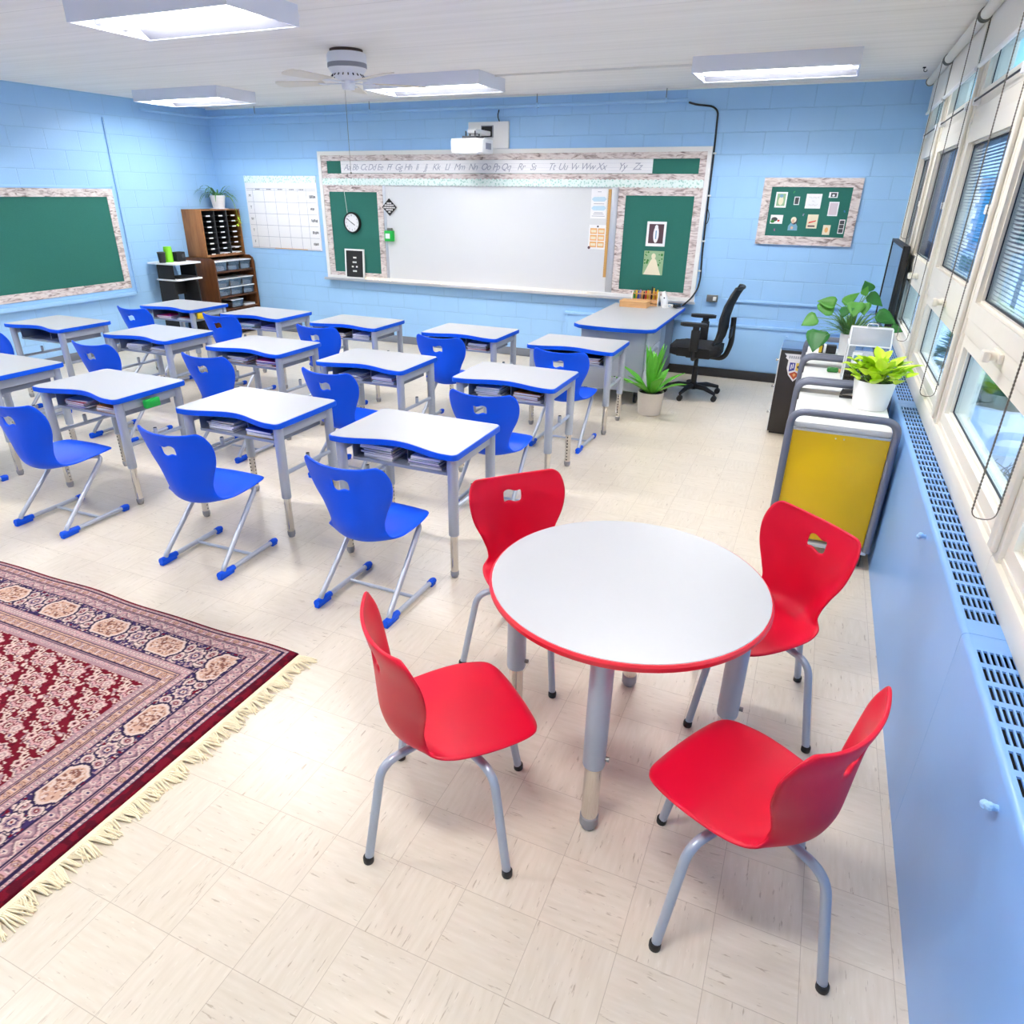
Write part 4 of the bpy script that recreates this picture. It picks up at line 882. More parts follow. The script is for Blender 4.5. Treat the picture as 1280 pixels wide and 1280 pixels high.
# ------------------------------------------------------------------ teacher desk at the back wall
t=thing('teacher_desk','large white teacher desk with blue edge against the back wall','desk',(-.145,6.65,0))
ol=[(-.395,.80),(-.395,-.70)]+[(-.395+.79*k/12,-.755-.06*math.sin(PI*k/12)) for k in range(1,12)]+[(.375,-.735),(.395,-.68),(.395,.80)]
mb('edge_blue').prism(ol,.705,.738,bev=.006).build('edge_band',t)
mb('laminate').prism([(x*.985,y*.994) for x,y in ol],.7378,.7402).build('laminate_top',t)
mb('tube_grey').box(-.33,.30,-.66,.30,.12,.7045,.004).build('pedestal',t)
for z0,z1 in ((.52,.70),(.33,.51),(.14,.32)):
    o=mb('fixture').box(.30,.315,-.62,-.02,z0,z1,.004).build('drawer',t); mb('tube_grey').box(.315,.335,-.45,-.19,z1-.05,z1-.025,.005).build('handle',o)
mb('white_dark').box(-.33,.28,.35,.80,.02,.7045,.004).build('side_panel',t); mb('base_grey').box(.282,.29,.31,.80,.10,.70,.002).build('knee_panel',t)
for x in (-.27,.24):
    for y in (-.60,.24):
        b=mb('black_plastic').cyl((x-.012,y,.045),.045,.024,20,'X').cyl((x,y,.06),.02,.06,10); b.build('caster',t)
t=thing('wooden_box','pale wooden box with open front on the teacher desk','box',(-.27,7.26,.7405))
mb('pale_wood').box(-.15,.15,-.09,.09,0,.008).box(-.15,.15,-.09,-.08,.008,.055).box(-.15,.15,.08,.09,.008,.055).box(-.15,-.14,-.08,.08,.008,.055).box(.14,.15,-.08,.08,.008,.055).box(-.155,.155,-.095,.095,.055,.066,.002).build('carcass',t)
t=thing('pen_rack','wooden rack of coloured pens on the teacher desk against the right green panel','rack',(-.19,7.405,.7405))
mb('white_paint').box(-.15,-.14,-.035,.035,0,.15,.002).box(.14,.15,-.035,.035,0,.15,.002).build('end_board',t); mb('pale_wood').box(-.14,.14,-.035,.035,0,.02).box(-.14,.14,-.035,-.027,.03,.07).box(-.14,.14,-.03,-.022,.12,.13).box(-.14,.14,.025,.033,.02,.15).build('rack_board',t)
R=random.Random(21)
for k,c in enumerate('green_tag yellow_tag edge_blue notebook_lilac orange black_plastic edge_red yellow orange black_plastic yellow notebook_orange yellow_tag'.split()):
    x=-.128+.0213*k; h=R.uniform(.11,.15)+.02*(k>7); tag(mb(c).tube([(0,0,0),(0,R.uniform(0,.01),h)],.0075,8).m('black_plastic').cyl((0,.004,h),.005,.012,8).build('marker_pen',loc=(-.19+x,7.405,.762)),'coloured pen, %s from the left in the pen rack on the teacher desk'%(ORD[k] if k<12 else 'last'),'pen','pens in the pen rack')
t=thing('glue_gun','small white plastic gadget on the teacher desk beside the pen rack','gadget',(.03,7.36,.7405))
mb('white_plastic').prism([(-.03,0),(.04,0),(.04,.06),(.02,.12),(.0,.17),(-.03,.16),(-.035,.08)],-.02,.02,'XZ',bev=.006).build('body',t); mb('ink').cyl((.0,-.022,.10),.008,.003,10,'Y').build('button',t)
P=[]; R=random.Random(4)
for k in range(60): a=k*.55; P.append((.165+.05*math.cos(a)*(.6+.4*math.sin(k*.31)),7.36+.04*math.sin(a),.7405+.008+.012*(1+math.sin(k*.9))))
tag(mb('cable').tube(P,.0045,6).build('cable_tangle'),'tangle of black cables on the teacher desk end','cable')
P=[]
for k in range(40): a=k*.6; P.append((.09+.05*math.cos(a),7.26+.03*math.sin(a*1.1),.7405+.006+.02*(1+math.sin(k*.7))))
tag(mb('white_plastic').tube(P,.0035,6).build('white_cable_tangle'),'bundle of white cable on the teacher desk before the black cables','cable')
# ------------------------------------------------------------------ office chair
t=thing('office_chair','black mesh office chair with arm rests at the teacher desk','chair',(.56,6.6,0),math.radians(90-180+180-180))
t.rotation_euler=(0,0,math.radians(90))       # local +y faces the desk (world -x)
for k in range(5):
    a=2*PI*k/5+.35; c,s=math.cos(a),math.sin(a)
    b=mb('black_plastic').tube([(.03*c,.03*s,.10),(.15*c,.15*s,.105),(.285*c,.285*s,.075)],[.028,.024,.016],10); o=b.build('base_arm',t)
    b=mb('black_plastic').tube([(.285*c,.285*s,.052),(.285*c,.285*s,.08)],.009,8); 
    for q in (-1,1): b.cyl((.285*c+q*.016-.009,.285*s,.0275),.0275,.018,16,'X')
    b.build('caster',o)
mb('black_plastic').lathe([(0,.07),(.042,.07),(.04,.13),(.028,.14),(.028,.30),(.02,.30),(.02,.40),(0,.40)],seg=18).build('gas_column',t)
mb('black_plastic').box(-.11,.11,-.14,.10,.395,.435,.012).tube([(.10,.03,.42),(.25,.03,.40)],.007,8).build('mechanism',t)
b=MB().m('black_fabric'); b.prism(rrect(-.25,.25,-.23,.25,.09),.436,.52,bev=.032); b.build('seat',t)
rows=[]
for z,y,w in ((.56,-.205,.19),(.62,-.235,.215),(.70,-.25,.225),(.80,-.25,.22),(.92,-.275,.21),(1.02,-.315,.19),(1.08,-.345,.165)):
    rows.append([(w*u,y+.05*u*u,z) for u in np.linspace(-1,1,13)])
b=mb('mesh_black'); b.grid(rows); o=b.build('back_mesh',t); m=o.modifiers.new('s','SOLIDIFY'); m.thickness=.012; bake(o)
L=[r[0] for r in rows]; Rr_=[r[-1] for r in rows]; top=rows[-1]; bot=rows[0]
loop=[Vector(p)+Vector((0,-.006,0)) for p in (L+top[1:-1]+Rr_[::-1]+bot[::-1][1:-1])]
mb('black_plastic').tube(loop,.016,8,closed=True).build('back_frame',t)
mb('black_plastic').tube(fillet([(0,-.10,.41),(0,-.26,.40),(0,-.31,.55),(0,-.30,.80)],.06),[.028]*100 if 0 else .026,10).box(-.16,.16,-.31,-.29,.62,.72,.012).build('back_support',t)
for s in (-1,1):
    x=.29*s; b=mb('black_plastic').tube(fillet([(.10*s,.0,.41),(x,.0,.42),(x,.0,.56)],.04),.02,10).box(x-.02,x+.02,-.04,.04,.50,.70,.008).box(x-.014,x+.014,-.03,.03,.68,.735,.006); o=b.build('arm_post',t)
    mb('black_plastic').prism(rrect(x-.045,x+.045,-.10,.15,.04),.735,.765,bev=.010).build('arm_pad',t)
# ------------------------------------------------------------------ leafy plants
def blade(b,base,direc,L,W,curl,n=7,cup=.25,tw=0,shape=None,face=None):
    d=Vector(direc).normalized(); p=Vector(base); side=d.cross(Vector(face or (0,0,1)))
    if side.length<1e-3: side=Vector((1,0,0))
    side.normalize(); rows=[]; 
    for k in range(n+1):
        u=k/n; w=W*(shape(u) if shape else math.sin(PI*min(1,u*.93+.06))**.7); nrm=side.cross(d)
        rows.append([tuple(p+side*(w*q)+nrm*(cup*w*(q*q))) for q in (-1,-.5,0,.5,1)])
        p=p+d*(L/n); d=(d+Vector((0,0,-curl/n))).normalized()
    b.grid(rows)
t=thing('floor_plant','green strap leaf plant in a stone pot on the floor by the teacher desk','plant',(.305,5.755,0))
mb('pot_stone').lathe([(0,0),(.098,0),(.104,.006),(.120,.205),(.120,.212),(.112,.212),(.110,.19),(0,.19)],seg=36).build('pot',t)
mb('soil').cyl((0,0,.188),.109,.008,24).build('soil',t)
R=random.Random(8)
for k in range(20):
    a=2*PI*k/20*2.4+R.uniform(-.2,.2); e=math.radians(R.choice((78,70,60,48,36)) if k%3 else 82); L=R.uniform(.30,.44) if k%3 else R.uniform(.40,.48)
    b=MB().m('leaf_snake'); blade(b,(.03*math.cos(a),.03*math.sin(a),.19),(math.cos(a)*math.cos(e),math.sin(a)*math.cos(e),math.sin(e)),L*.97,.050,.25 if e>1.2 else .5,8,.35,shape=lambda u:(.45+1.1*u if u<.5 else 1)*max(0.02,1-max(0,u-.55)/.45)**.8)
    o=b.build('leaf',t); m=o.modifiers.new('s','SOLIDIFY'); m.thickness=.0016; bake(o)
# ------------------------------------------------------------------ black drawer cabinet with crest
t=thing('drawer_cabinet','low black drawer cabinet with a shield crest sticker behind the white carts','cabinet',(1.60,5.81,0))
mb('cab_black').box(-.235,.235,-.18,.18,.02,.715,.004).build('body',t); mb('cab_top').box(-.238,.238,-.182,.182,.715,.735,.004).build('top',t); mb('base_black').box(-.22,.22,-.165,.165,0,.02).build('plinth',t)  # bluish top colour stands for a reflection on the black cabinet
for z0,z1 in ((.485,.71),(.255,.48),(.025,.25)):
    o=mb('white_plastic').box(-.243,-.235,-.175,.175,z0,z1,.002).build('drawer',t); b=mb('chrome').lathe([(0,0),(.006,0),(.006,.012),(.013,.018),(.010,.026),(0,.028)],(-.243,0,(z0+z1)/2),14,'X'); b.bm.transform(Matrix.Translation((-.486,0,0))@Matrix.Scale(-1,4,(1,0,0))) ; b.build('knob',o)
SX=-.105
b=MB().m('paper'); b.prism([(SX-.085,.655),(SX-.06,.635),(SX+.10,.635),(SX+.10,.69),(SX-.10,.69),(SX-.08,.67)],-.1835,-.180,'XZ'); b.build('crest_ribbon',t)
b=MB().m('ink_soft')
for k in range(9): b.box(SX-.06+k*.016,SX-.05+k*.016,-.1842,-.1834,.652,.674)
b.build('ribbon_lettering',t)
sh=lambda s,oz=0:[(SX+x*s,.55+oz+z*s) for x,z in ((-.062,.085),(.062,.085),(.064,.02),(.045,-.035),(0,-.085),(-.045,-.035),(-.064,.02))]
o=mb('paper').prism(sh(1.0),-.1845,-.180,'XZ').build('crest_shield',t)
mb('emb_blue').prism([(SX-.046,.62),(SX-.004,.62),(SX-.004,.56),(SX-.046,.545)],-.186,-.1845,'XZ').build('blue_quarter',o); mb('emb_yellow').prism([(SX+.004,.62),(SX+.046,.62),(SX+.046,.545),(SX+.004,.56)],-.186,-.1845,'XZ').build('yellow_quarter',o); mb('emb_red').prism([(SX-.042,.528),(SX,.548),(SX+.042,.528),(SX+.002,.482)],-.186,-.1845,'XZ').build('red_quarter',o)
b=MB().m('paper').box(SX-.036,SX-.028,-.187,-.186,.565,.605).box(SX-.022,SX-.014,-.187,-.186,.575,.612); b.m('ink').cyl((SX+.024,-.187,.588),.012,.001,10,'Y'); b.m('orange').prism([(SX-.012,.522),(SX,.535),(SX+.014,.522),(SX,.505)],-.187,-.186,'XZ'); b.build('crest_charges',o)
# ------------------------------------------------------------------ three white storage carts
def cart(y0,label,front):
    t=thing('storage_cart',label,'cart',(1.795,y0+.375,0),0,'white storage carts by the heater')
    W,D=.235,.345
    mb('white_paint').box(-W+.01,W-.01,-D+.03,D-.03,.11,.745,.003).build('cabinet_body',t)
    mb('white_paint').box(-W,W,-D+.012,D-.012,.745,.778,.005).build('top',t)
    for s in (-1,1):
        y=s*(D+.012); x=W+.018
        p=fillet([(-x,y,.10),(-x,y,.838),(x,y,.838),(x,y,.10)],.075,8)
        mb('cart_grey').tube([(a,b_,c) for a,b_,c in p],.0195,12).build('tube_frame',t)
        mb('yellow').box(-W+.002,W-.002,s*D-.006,s*D+.004,.12,.735,.002).build('end_panel',t)
        mb('alu').box(-W,W,s*D-.006,s*D+.006,.735,.747,.002).build('panel_rail',t); mb('alu').box(-x,x,min(y-.02,y+.02),max(y-.02,y+.02),.088,.104,.004).build('bottom_rail',t)
        for q in (-1,1):
            b=mb('black_plastic').cyl((q*(W-.01)-.012,y*.92,.038),.038,.024,18,'X').cyl((q*(W-.01),y*.92,.05),.014,.04,10); b.build('caster',t)
    for k,(a,c) in enumerate(((-D+.035,-.002),(.002,D-.035))):
        o=mb('white_plastic').box(-W-.006,-W+.010,a,c,.13,.735,.003).build('door',t); mb('pale_wood').box(-W-.0075,-W-.006,a,c,.43,.436).build('edge_strip',o); mb('chrome').cyl((-W-.02,(.05 if k else -.05),.55),.008,.014,12,'X').build('lock',o)
    for q in (-.02,.02): mb('alu').cyl((q,-D-.0065,.715),.004,.002,8,'Y').build('screw',t)
    return t
c=cart(3.30,'white storage cart with yellow end panel, nearest of three along the heater',True)
dup(c,(1.795,4.07+.375,0),0,'white storage cart in the middle of the three along the heater'); dup(c,(1.795,4.84+.375,0),0,'white storage cart farthest of the three, next to the black cabinet')
# plant in the white pot on the nearest cart
t=thing('pothos_plant','lime green leafy plant in a white pot on the nearest white cart','plant',(1.935,3.80,.7785))
mb('pot_white').lathe([(0,0),(.086,0),(.09,.004),(.108,.155),(.108,.160),(.102,.160),(.100,.145),(0,.145)],seg=36).build('pot',t); mb('soil').cyl((0,0,.1445),.0995,.006,24).build('soil',t)
R=random.Random(31); b=MB().m('leaf_lime'); st=MB().m('stem')
for k in range(84):
    a=R.uniform(0,2*PI); r=R.uniform(.01,.125)*(1.25 if math.cos(a)>0 else 1.); h=.155+R.uniform(.0,.10)*(1.25-r*3.); p=Vector((r*math.cos(a),r*math.sin(a),h)); q=Vector((.4*p.x,.4*p.y,.15))
    st.tube([q,q.lerp(p,.5)+Vector((0,0,.01)),p],.0016,4); e=R.uniform(.1,1.5)
    blade(b,p,(math.cos(a+R.uniform(-.7,.7)),math.sin(a+R.uniform(-.7,.7)),e),R.uniform(.06,.10),R.uniform(.026,.04),R.uniform(.2,.8),5,.3,shape=lambda u:[.35,.95,1,.8,.45,.02][min(5,int(round(u*5)))])
b.build('foliage',t); st.build('stems',t)
# clear acrylic terrarium
t=thing('terrarium','clear acrylic house shaped terrarium box with white edges on the middle cart','terrarium',(1.905,4.42,.7785))
W,D,H,RD=.115,.11,.25,.345
b=MB().m('acrylic'); b.box(-W,W,-D,-D+.003,.006,H).box(-W,W,D-.003,D,.006,H).box(-W,-W+.003,-D+.003,D-.003,.006,H).box(W-.003,W,-D+.003,D-.003,.006,H); b.build('clear_walls',t)
o=MB().m('acrylic').prism([(-D,H),(D,H),(.02,RD),(-.02,RD)],-W,-W+.003,'YZ').prism([(-D,H),(D,H),(.02,RD),(-.02,RD)],W-.003,W,'YZ').build('gable_panes',t)
b=MB().m('frost'); b.grid([[(-W,-D,H),(W,-D,H)],[(-W,-.02,RD),(W,-.02,RD)]]); b.grid([[(-W,D,H),(W,D,H)],[(-W,.02,RD),(W,.02,RD)]]); o=b.build('roof_panes',t); m=o.modifiers.new('s','SOLIDIFY'); m.thickness=.003; bake(o)
b=MB().m('white_plastic').box(-W-.004,W+.004,-D-.004,D+.004,0,.006)
E_=[(-W,-D),(W,-D),(W,D),(-W,D)]
for (x,y),(x2,y2) in zip(E_,E_[1:]+E_[:1]): b.tube([(x,y,.006),(x,y,H)],.005,6).tube([(x,y,H),(x2,y2,H)],.005,6)
for x in (-W,W): b.tube([(x,-D,H),(x,-.02,RD)],.005,6).tube([(x,D,H),(x,.02,RD)],.005,6)
for y in (-.02,.02): b.tube([(-W,y,RD),(W,y,RD)],.005,6)
b.tube(fillet([(-.03,0,RD),(-.03,0,RD+.025),(.03,0,RD+.025),(.03,0,RD)],.02),.003,6); b.build('edge_frame',t)
mb('soil').box(-W+.006,W-.006,-D+.006,D-.006,.0065,.05,.006).build('soil_bed',t)
b=MB().m('leaf_mid'); R=random.Random(3)
for k in range(14): blade(b,(R.uniform(-.07,.07),R.uniform(-.06,.06),.05),(R.uniform(-.5,.5),R.uniform(-.5,.5),1),R.uniform(.05,.11),.012,.4,4)
b.build('seedlings',t); mb('paper').box(-.085,-.03,-D-.0055,-D-.0042,.14,.21).m('card_blue').box(-.075,-.04,-D-.0065,-D-.0055,.155,.19).build('sticker',t)
# philodendron in a tall white pot
t=thing('philodendron','large heart leaf green plant in a tall white pot on the farthest white cart','plant',(1.815,5.02,.7785))
mb('pot_white').lathe([(0,0),(.044,0),(.048,.005),(.062,.195),(.062,.205),(.057,.205),(.055,.185),(0,.185)],seg=32).build('pot',t); mb('soil').cyl((0,0,.1845),.0545,.006,20).build('soil',t)
hs=lambda u:[.62,1.,1.02,.92,.74,.5,.25,.02][min(7,int(round(u*7)))]
LV=[((-.20,-.02,.215),(-.15,-.5,-1),.14,.062,'leaf_dark'),((-.235,.0,.30),(-.9,-.2,-.5),.10,.042,'leaf_mid'),((-.13,.02,.40),(-1,.1,.15),.11,.034,'leaf_mid'),((-.08,.03,.40),(.55,.3,.55),.11,.028,'leaf_mid'),((-.09,-.02,.34),(.5,-.3,.35),.09,.03,'leaf_dark'),((.00,-.03,.425),(-.1,-.6,-.9),.10,.045,'leaf_mid'),((.045,-.02,.42),(.15,-.6,-.8),.08,.035,'leaf_mid'),((.06,.02,.49),(-.3,-.1,.6),.075,.035,'leaf_dark'),((.06,.02,.47),(.9,.0,-.5),.11,.034,'leaf_dark'),((.03,.0,.47),(.2,-.3,.9),.06,.02,'leaf_mid'),((.14,.02,.35),(1,-.1,-.35),.13,.04,'leaf_dark'),((.245,-.02,.27),(1,-.2,-.2),.07,.025,'leaf_dark'),((-.21,.03,.33),(.4,.2,.5),.10,.05,'leaf_mid')]
for p,d,L,W_,mt in LV:
    b=MB().m(mt); blade(b,p,d,L*1.15,W_*1.25,.2,7,.18,shape=hs,face=(-.1,-.85,.5)); o=b.build('leaf',t); m=o.modifiers.new('s','SOLIDIFY'); m.thickness=.0014; bake(o)
    q=Vector(p); mb('stem').tube([(q.x*.08,q.y*.2,.185),(q.x*.35,q.y*.5,.185+(q.z-.185)*.65+.03),tuple(q)],.0028,6).build('petiole',t)
b=MB().m('leaf_thin'); R=random.Random(14)
for k in range(130):
    a=R.uniform(0,2*PI); e=R.uniform(.5,2.4); blade(b,(.03*math.cos(a),.03*math.sin(a),.19),(math.cos(a),math.sin(a),e),R.uniform(.12,.25),.0065,R.uniform(.6,1.4),6,.1)
b.build('fine_foliage',t)
# small things between the pots
t=thing('small_box','small black box with yellow and white bands on the farthest white cart','box',(1.70,5.33,.7785)); mb('black_plastic').box(-.06,.06,-.03,.03,0,.06,.003).build('case',t); mb('yellow_tag').box(-.0605,-.04,-.0305,.0305,.005,.055).build('yellow_band',t); mb('paper').box(-.03,-.012,-.0305,.0305,.002,.0605).build('white_band',t)
t=thing('toy_figures','small green and brown toy beside the terrarium on the middle cart','toy',(1.745,4.66,.7785)); mb('leaf_dark').box(-.04,.03,-.02,.02,0,.03,.008).build('green_body',t); mb('pale_wood').box(.031,.055,-.018,.018,0,.022,.006).build('brown_body',t)
t=thing('stapler','small black stapler behind the lime plant pot on the nearest cart','stapler',(1.84,3.97,.7785)); mb('black_plastic').box(-.06,.06,-.015,.015,0,.012,.003).build('base',t); mb('black_plastic').prism([(-.06,.02),(.055,.04),(.06,.055),(-.05,.05)],-.014,.014,'XZ',bev=.003).build('top_arm',t); mb('bracket').box(-.06,-.045,-.012,.012,.0122,.0198).build('hinge',t)
# ------------------------------------------------------------------ flat screen by the windows
t=thing('flat_screen','thin black framed flat screen standing along the windows in the far corner','screen',(2.118,6.62,.7755))
b=mb('black_plastic').frame('X',-.62,.62,.06,.745,.022,-.016,.0); b.build('bezel',t); mb('screen').box(-.010,-.002,-.60,.60,.08,.725).build('display',t); mb('black_plastic').box(.0,.035,-.62,.62,.06,.745,.006).build('rear_case',t)
for y in (-.35,.35): mb('black_plastic').box(-.025,.07,y-.03,y+.03,0,.012,.003).box(-.004,.02,y-.015,y+.015,.012,.075,.003).build('stand_foot',t)
# ------------------------------------------------------------------ corner bookcase, mail sorter, bins, plant
t=thing('bookcase','low dark wood bookcase of clear bins in the left back corner','bookcase',(XL,7.155,0))
D,HW=.50,.375
side=[(0.012,0),(D,0),(D,.95),(D-.02,1.0),(D-.07,1.03),(.012,1.03)]
for s in (-1,1): mb('walnut').prism(side,min(s*HW,s*(HW-.02)),max(s*HW,s*(HW-.02)),'XZ',bev=.002).build('side_panel',t)
mb('walnut').box(.004,.012,-HW,HW,.03,1.03).build('back_panel',t)
SHZ=(.08,.40,.585,.83)
for z in (.06,.36,.53,.855): mb('walnut').box(.012,D-.01,-HW+.02,HW-.02,z-.018,z,.002).build('shelf',t)
t2=thing('mail_sorter','oak mail sorter with three columns of black slots on top of the low bookcase','sorter',(XL,7.185,1.0315))
D2=.345; hh=.59; 
for s in (-1,1): mb('oak').box(.01,D2,min(s*.355,s*.338),max(s*.355,s*.338),0,hh,.002).build('side_panel',t2)
mb('oak').box(.01,D2,-.338,.338,hh-.016,hh,.001).build('top',t2); mb('oak').box(.01,D2,-.338,.338,.0,.03,.001).build('bottom',t2); mb('chalk_black').box(.01,.016,-.338,.338,.03,hh-.016).build('back_panel',t2)
for y in (-.113,.113): mb('card_grey').box(.016,D2-.01,y-.003,y+.003,.03,hh-.016).build('divider',t2)
R=random.Random(6)
for i in range(3):
    for j in range(8):
        y=-.225+.225*i; z=.03+(hh-.046)/8.*j; o=mb('chalk_black').box(.016,D2-.012,y-.108,y+.108,z,z+.003).build('slot_shelf',t2)
        mb('paper').box(D2-.0118,D2-.0105,y-.035,y+.035,z-.004,z+.012).build('slot_label',t2)
for k,(y,z) in enumerate(((.225,.03),(.225,.098),(0,.03),(0,.032))):
    if k==3: continue
    o=mb('paper').box(-.12,.12,-.095,.095,0,.012,.002).build('paper_stack',loc=(XL+.20,7.185+y,1.0315+z+.0034)); tag(o,'white papers in the mail sorter, %s'%('right column bottom slot','right column second slot up','middle column bottom slot')[k],'papers','papers in the mail sorter')
R=random.Random(44); nb=0
def bin_(y,z,w,h,dp,lid,label):
    t=thing('storage_bin',label,'bin',(XL+D-.03-dp/2,7.155+y,z),0,'clear bins in the bookcase')
    b=MB().m('bin_glass'); a=.012
    A=[(-dp/2+a,-w/2+a,0),(dp/2-a,-w/2+a,0),(dp/2-a,w/2-a,0),(-dp/2+a,w/2-a,0)]; Bt=[(-dp/2,-w/2,h),(dp/2,-w/2,h),(dp/2,w/2,h),(-dp/2,w/2,h)]
    V=[b.v(p) for p in A]; U=[b.v(p) for p in Bt]; b.face(V[::-1])
    for k in range(4): b.face([V[k],V[(k+1)%4],U[(k+1)%4],U[k]])
    o=b.build('tub',t,0); m=o.modifiers.new('s','SOLIDIFY'); m.thickness=.002; bake(o).data.shade_flat()
    b=MB().m('bin_stuff'); b.box(-dp/2+.03,dp/2-.03,-w/2+.025,w/2-.025,.004,h*.5,.01); b.build('contents',t)
    mb('bin_lid').box(-dp/2-.004,dp/2+.004,-w/2-.004,w/2+.004,h+.001,h+.014,.004).build('lid',t)
    return t
cols=('left','middle','right')
for i in range(3):
    y=-.235+.235*i
    bin_(y,.8555,.215,.115,.36,1,'clear bin on the bookcase top shelf, %s column'%cols[i])
    bin_(y,.5305,.215,.10,.36,1,'clear bin on the bookcase middle shelf, lower layer, %s column'%cols[i])
    bin_(y,.6455,.215,.10,.36,1,'clear bin on the bookcase middle shelf, upper layer, %s column'%cols[i])
bin_(-.02,.3605,.215,.10,.36,1,'clear bin low in the bookcase on the shelf under the two bin layers')
o=mb('paper').box(-.12,.12,-.10,.10,0,.03,.003).build('paper_stack',loc=(XL+.33,7.39,.3605)); tag(o,'stack of white papers low in the bookcase beside the single bin','papers')
t=thing('spider_plant','thin leaved trailing plant in a white pot on top of the mail sorter','plant',(XL+.19,7.33,1.622))
mb('pot_white').box(-.085,.085,-.085,.085,0,.008,.002).lathe([(0,.008),(.075,.008),(.1,.16),(.1,.168),(.094,.168),(.092,.15),(0,.15)],seg=4 if 0 else 28).build('pot',t); mb('soil').cyl((0,0,.149),.0915,.006,20).build('soil',t)
b=MB().m('leaf_thin'); R=random.Random(10)
for k in range(52):
    a=R.uniform(0,2*PI); e=R.uniform(.5,2.0); blade(b,(.05*math.cos(a),.05*math.sin(a),.155),(math.cos(a),math.sin(a),e),R.uniform(.18,.36),.007,R.uniform(1.8,3.2),8,.1)
b.build('foliage',t)
b=MB().m('leaf_lime'); 
b.tube(fillet([(.06,.06,.15),(.14,.11,.16),(.18,.12,0),(.185,.135,-.2)],.05),.002,5)
for k in range(12): blade(b,(.183,.13,-.08-.012*k),(R.uniform(-.3,1),R.uniform(-1,1),-.2),.06,.009,.8,4)
b.build('trailing_shoot',t)
# ------------------------------------------------------------------ small computer workstation at the left wall
t=thing('computer_cart','narrow black computer stand with white shelves against the left wall','stand',(XL,6.345,0))
mb('white_plastic').prism(rrect(.02,.50,-.225,.225,.03),.995,1.015,bev=.004).build('top_shelf',t)
mb('white_plastic').prism(rrect(.10,.47,-.195,.24,.03),.80,.818,bev=.004).build('keyboard_shelf',t)
for s,y in ((-1,-.17),(1,.20)): mb('chalk_black').prism([(.10,.03),(.42,.03),(.40,.995),(.14,.995)],y-.011,y+.011,'XZ',bev=.002).build('side_panel',t)
mb('chalk_black').box(.16,.18,-.159,.189,.60,.79,.002).build('back_rail',t); mb('chalk_black').box(.12,.40,-.159,.189,.10,.12,.002).build('bottom_shelf',t)
for s,y in ((-1,-.17),(1,.20)):
    for x in (.14,.38): mb('black_plastic').cyl((x,y-.01,.018),.018,.02,14,'Y').build('caster',t)
t=thing('green_canister','lime green canister on the computer stand','canister',(XL+.26,6.275,1.0155)); mb('green_can').lathe([(0,0),(.05,0),(.05,.165),(.047,.17),(0,.17)],seg=28).build('body',t); mb('green_can').lathe([(0,.1705),(.048,.1705),(.048,.182),(.044,.186),(0,.186)],seg=28).build('lid',t)
t=thing('mesh_cup','black mesh pen cup left of the green canister','cup',(XL+.26,6.165,1.0155)); mb('mesh_black').lathe([(0,0),(.038,0),(.048,.125),(.045,.125),(.036,.004),(0,.004)],seg=24).build('cup',t); mb('bracket').lathe([(.0485,.12),(.050,.122),(.050,.127),(.046,.127)],seg=24).build('rim',t)
t=thing('speaker_box','small black speaker right of the green canister','speaker',(XL+.27,6.42,1.0155)); mb('black_plastic').box(-.05,.05,-.07,.07,0,.115,.008).build('case',t); mb('card_grey').cyl((.0505,.03,.065),.026,.003,18,'X').build('cone',t)
t=thing('laptop','black laptop lying on the lower shelf of the computer stand','laptop',(XL+.30,6.385,.8185)); mb('chalk_black').box(-.12,.12,-.14,.14,0,.012,.003).build('base',t); mb('chalk_black').box(-.12,.12,-.14,.14,.0125,.021,.003).build('lid',t)
# ------------------------------------------------------------------ outside the windows
t=thing('wrapped_planter','pale wrapped planter with green top outside the third window from the corner','planter',(3.0,5.55,-.1))
R=random.Random(23); rows=[]
for k,(r,z) in enumerate(((.30,0),(.33,.12),(.36,.30),(.38,.48),(.385,.60),(.36,.61))):
    rows.append([((r+(.012*math.sin(j*2.1+k)+R.uniform(-.012,.012)))*math.cos(2*PI*j/40),(r+(.012*math.sin(j*2.1+k)))*math.sin(2*PI*j/40),z) for j in range(40)])
rows=[r+[r[0]] for r in rows]
b=mb('wrap'); b.grid(rows); b.build('wrapped_pot',t,0); mb('soil').cyl((0,0,.54),.35,.03,24).build('soil',t)
b=MB().m('bush')
for k in range(190): 
    a=R.uniform(0,2*PI); r=R.uniform(0,.32); blade(b,(r*math.cos(a),r*math.sin(a),.57),(math.cos(a)*.7,math.sin(a)*.7,1),R.uniform(.12,.34),.035,.9,4)
b.build('foliage',t)
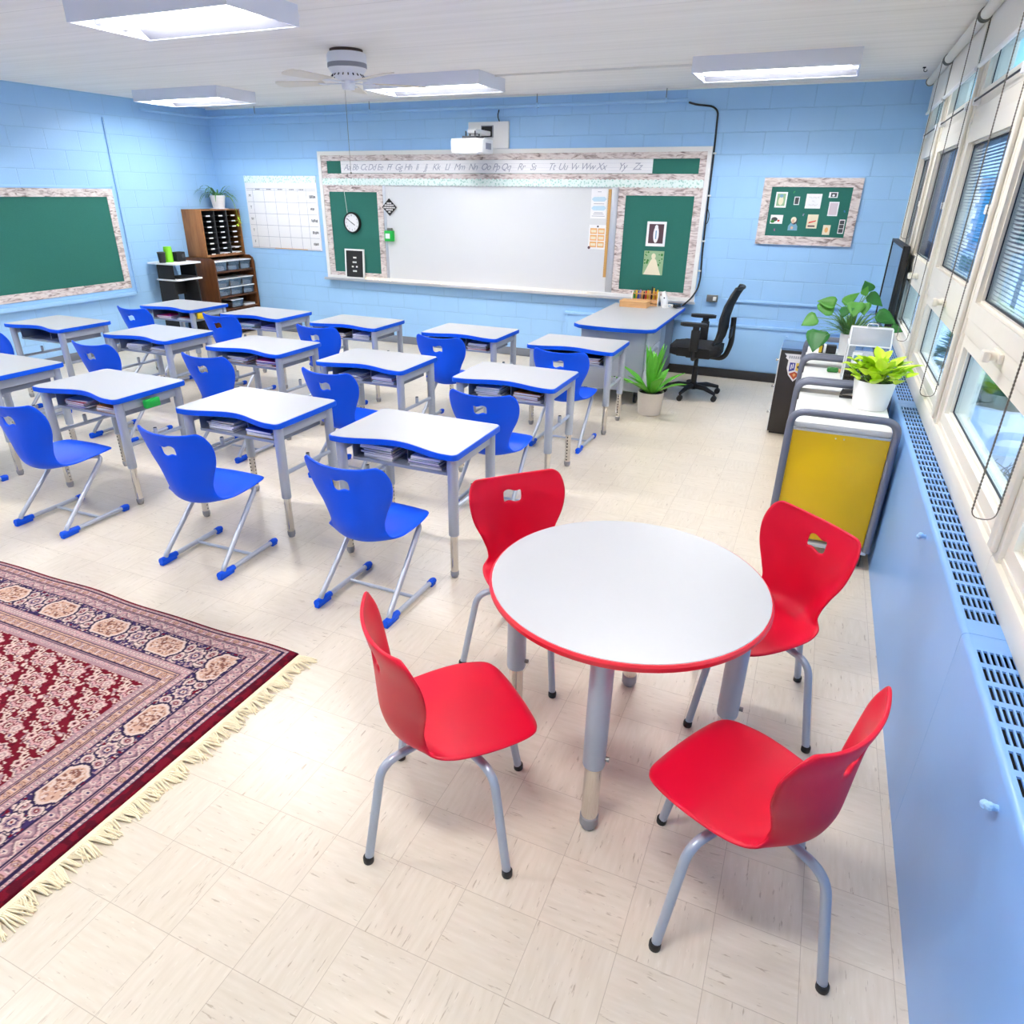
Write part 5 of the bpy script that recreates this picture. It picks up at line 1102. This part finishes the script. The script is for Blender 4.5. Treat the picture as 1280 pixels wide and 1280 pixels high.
t=thing('bare_shrub','bluish bare twiggy shrub on the ground before the wrapped planter outside','shrub',(2.86,4.55,-.1)); b=MB().m('twig')
for k in range(80):
    a=R.uniform(0,2*PI); P=[Vector((.03*math.cos(a),.03*math.sin(a),0))]; d=Vector((math.cos(a)*.35,math.sin(a)*.35,1))
    for j in range(5): P.append(P[-1]+d*R.uniform(.07,.12)); d=(d+Vector((R.uniform(-.5,.5),R.uniform(-.5,.5),-.25))).normalized()
    b.tube(P,[.009,.008,.007,.006,.004,.002],5)
b.build('twigs',t)
for k,(x,y,h) in enumerate(((3.45,8.7,.75),(3.7,14.5,1.1),(5.2,11.5,1.2))):
    t=thing('garden_bush','round green bush outside the windows, %s'%('beyond the wrapped planter','farthest down the yard','beside the blue sign')[k],'bush',(x,y,-.1),0,'bushes outside'); b=MB().m('bush'); R=random.Random(60+k)
    for j in range(420):
        a=R.uniform(0,2*PI); c=R.uniform(-.2,1); q=math.sqrt(max(0,1-c*c)); p=Vector((q*math.cos(a)*.5,q*math.sin(a)*.5,h*.45+c*h*.5)); blade(b,p*.92,(q*math.cos(a),q*math.sin(a),c+.3),.14,.035,.6,3)
    b.build('foliage',t); mb('twig').tube([(0,0,0),(0,0,h*.5)],.05,8).build('trunk',t)
t=thing('blue_sign','blue sign board with white letter shapes on posts outside the windows','sign',(3.75,12.2,-.1)); mb('sign_blue').box(-.65,.65,0,.05,1.25,2.25,.01).build('board',t)
for k in range(4): mb('paper').box(-.55,-.30,-.006,-.0002,1.30+.2*k,1.43+.2*k).build('letter_shape',t)
mb('paper').box(.05,.45,-.006,-.0002,1.35,1.75).build('white_panel',t)
for x in (-.5,.5): mb('bracket').box(x-.03,x+.03,.01,.06,0,1.249).build('post',t)
t=thing('neighbour_building','pale building across the yard seen through the windows','building',(9,30,-.1)); mb('facade').box(-7,7,0,1,0,4.2).build('wall',t)
for k in range(5): mb('cab_top').box(-6+2.6*k,-4.6+2.6*k,-.02,-.001,.9,2.4).build('window',t)
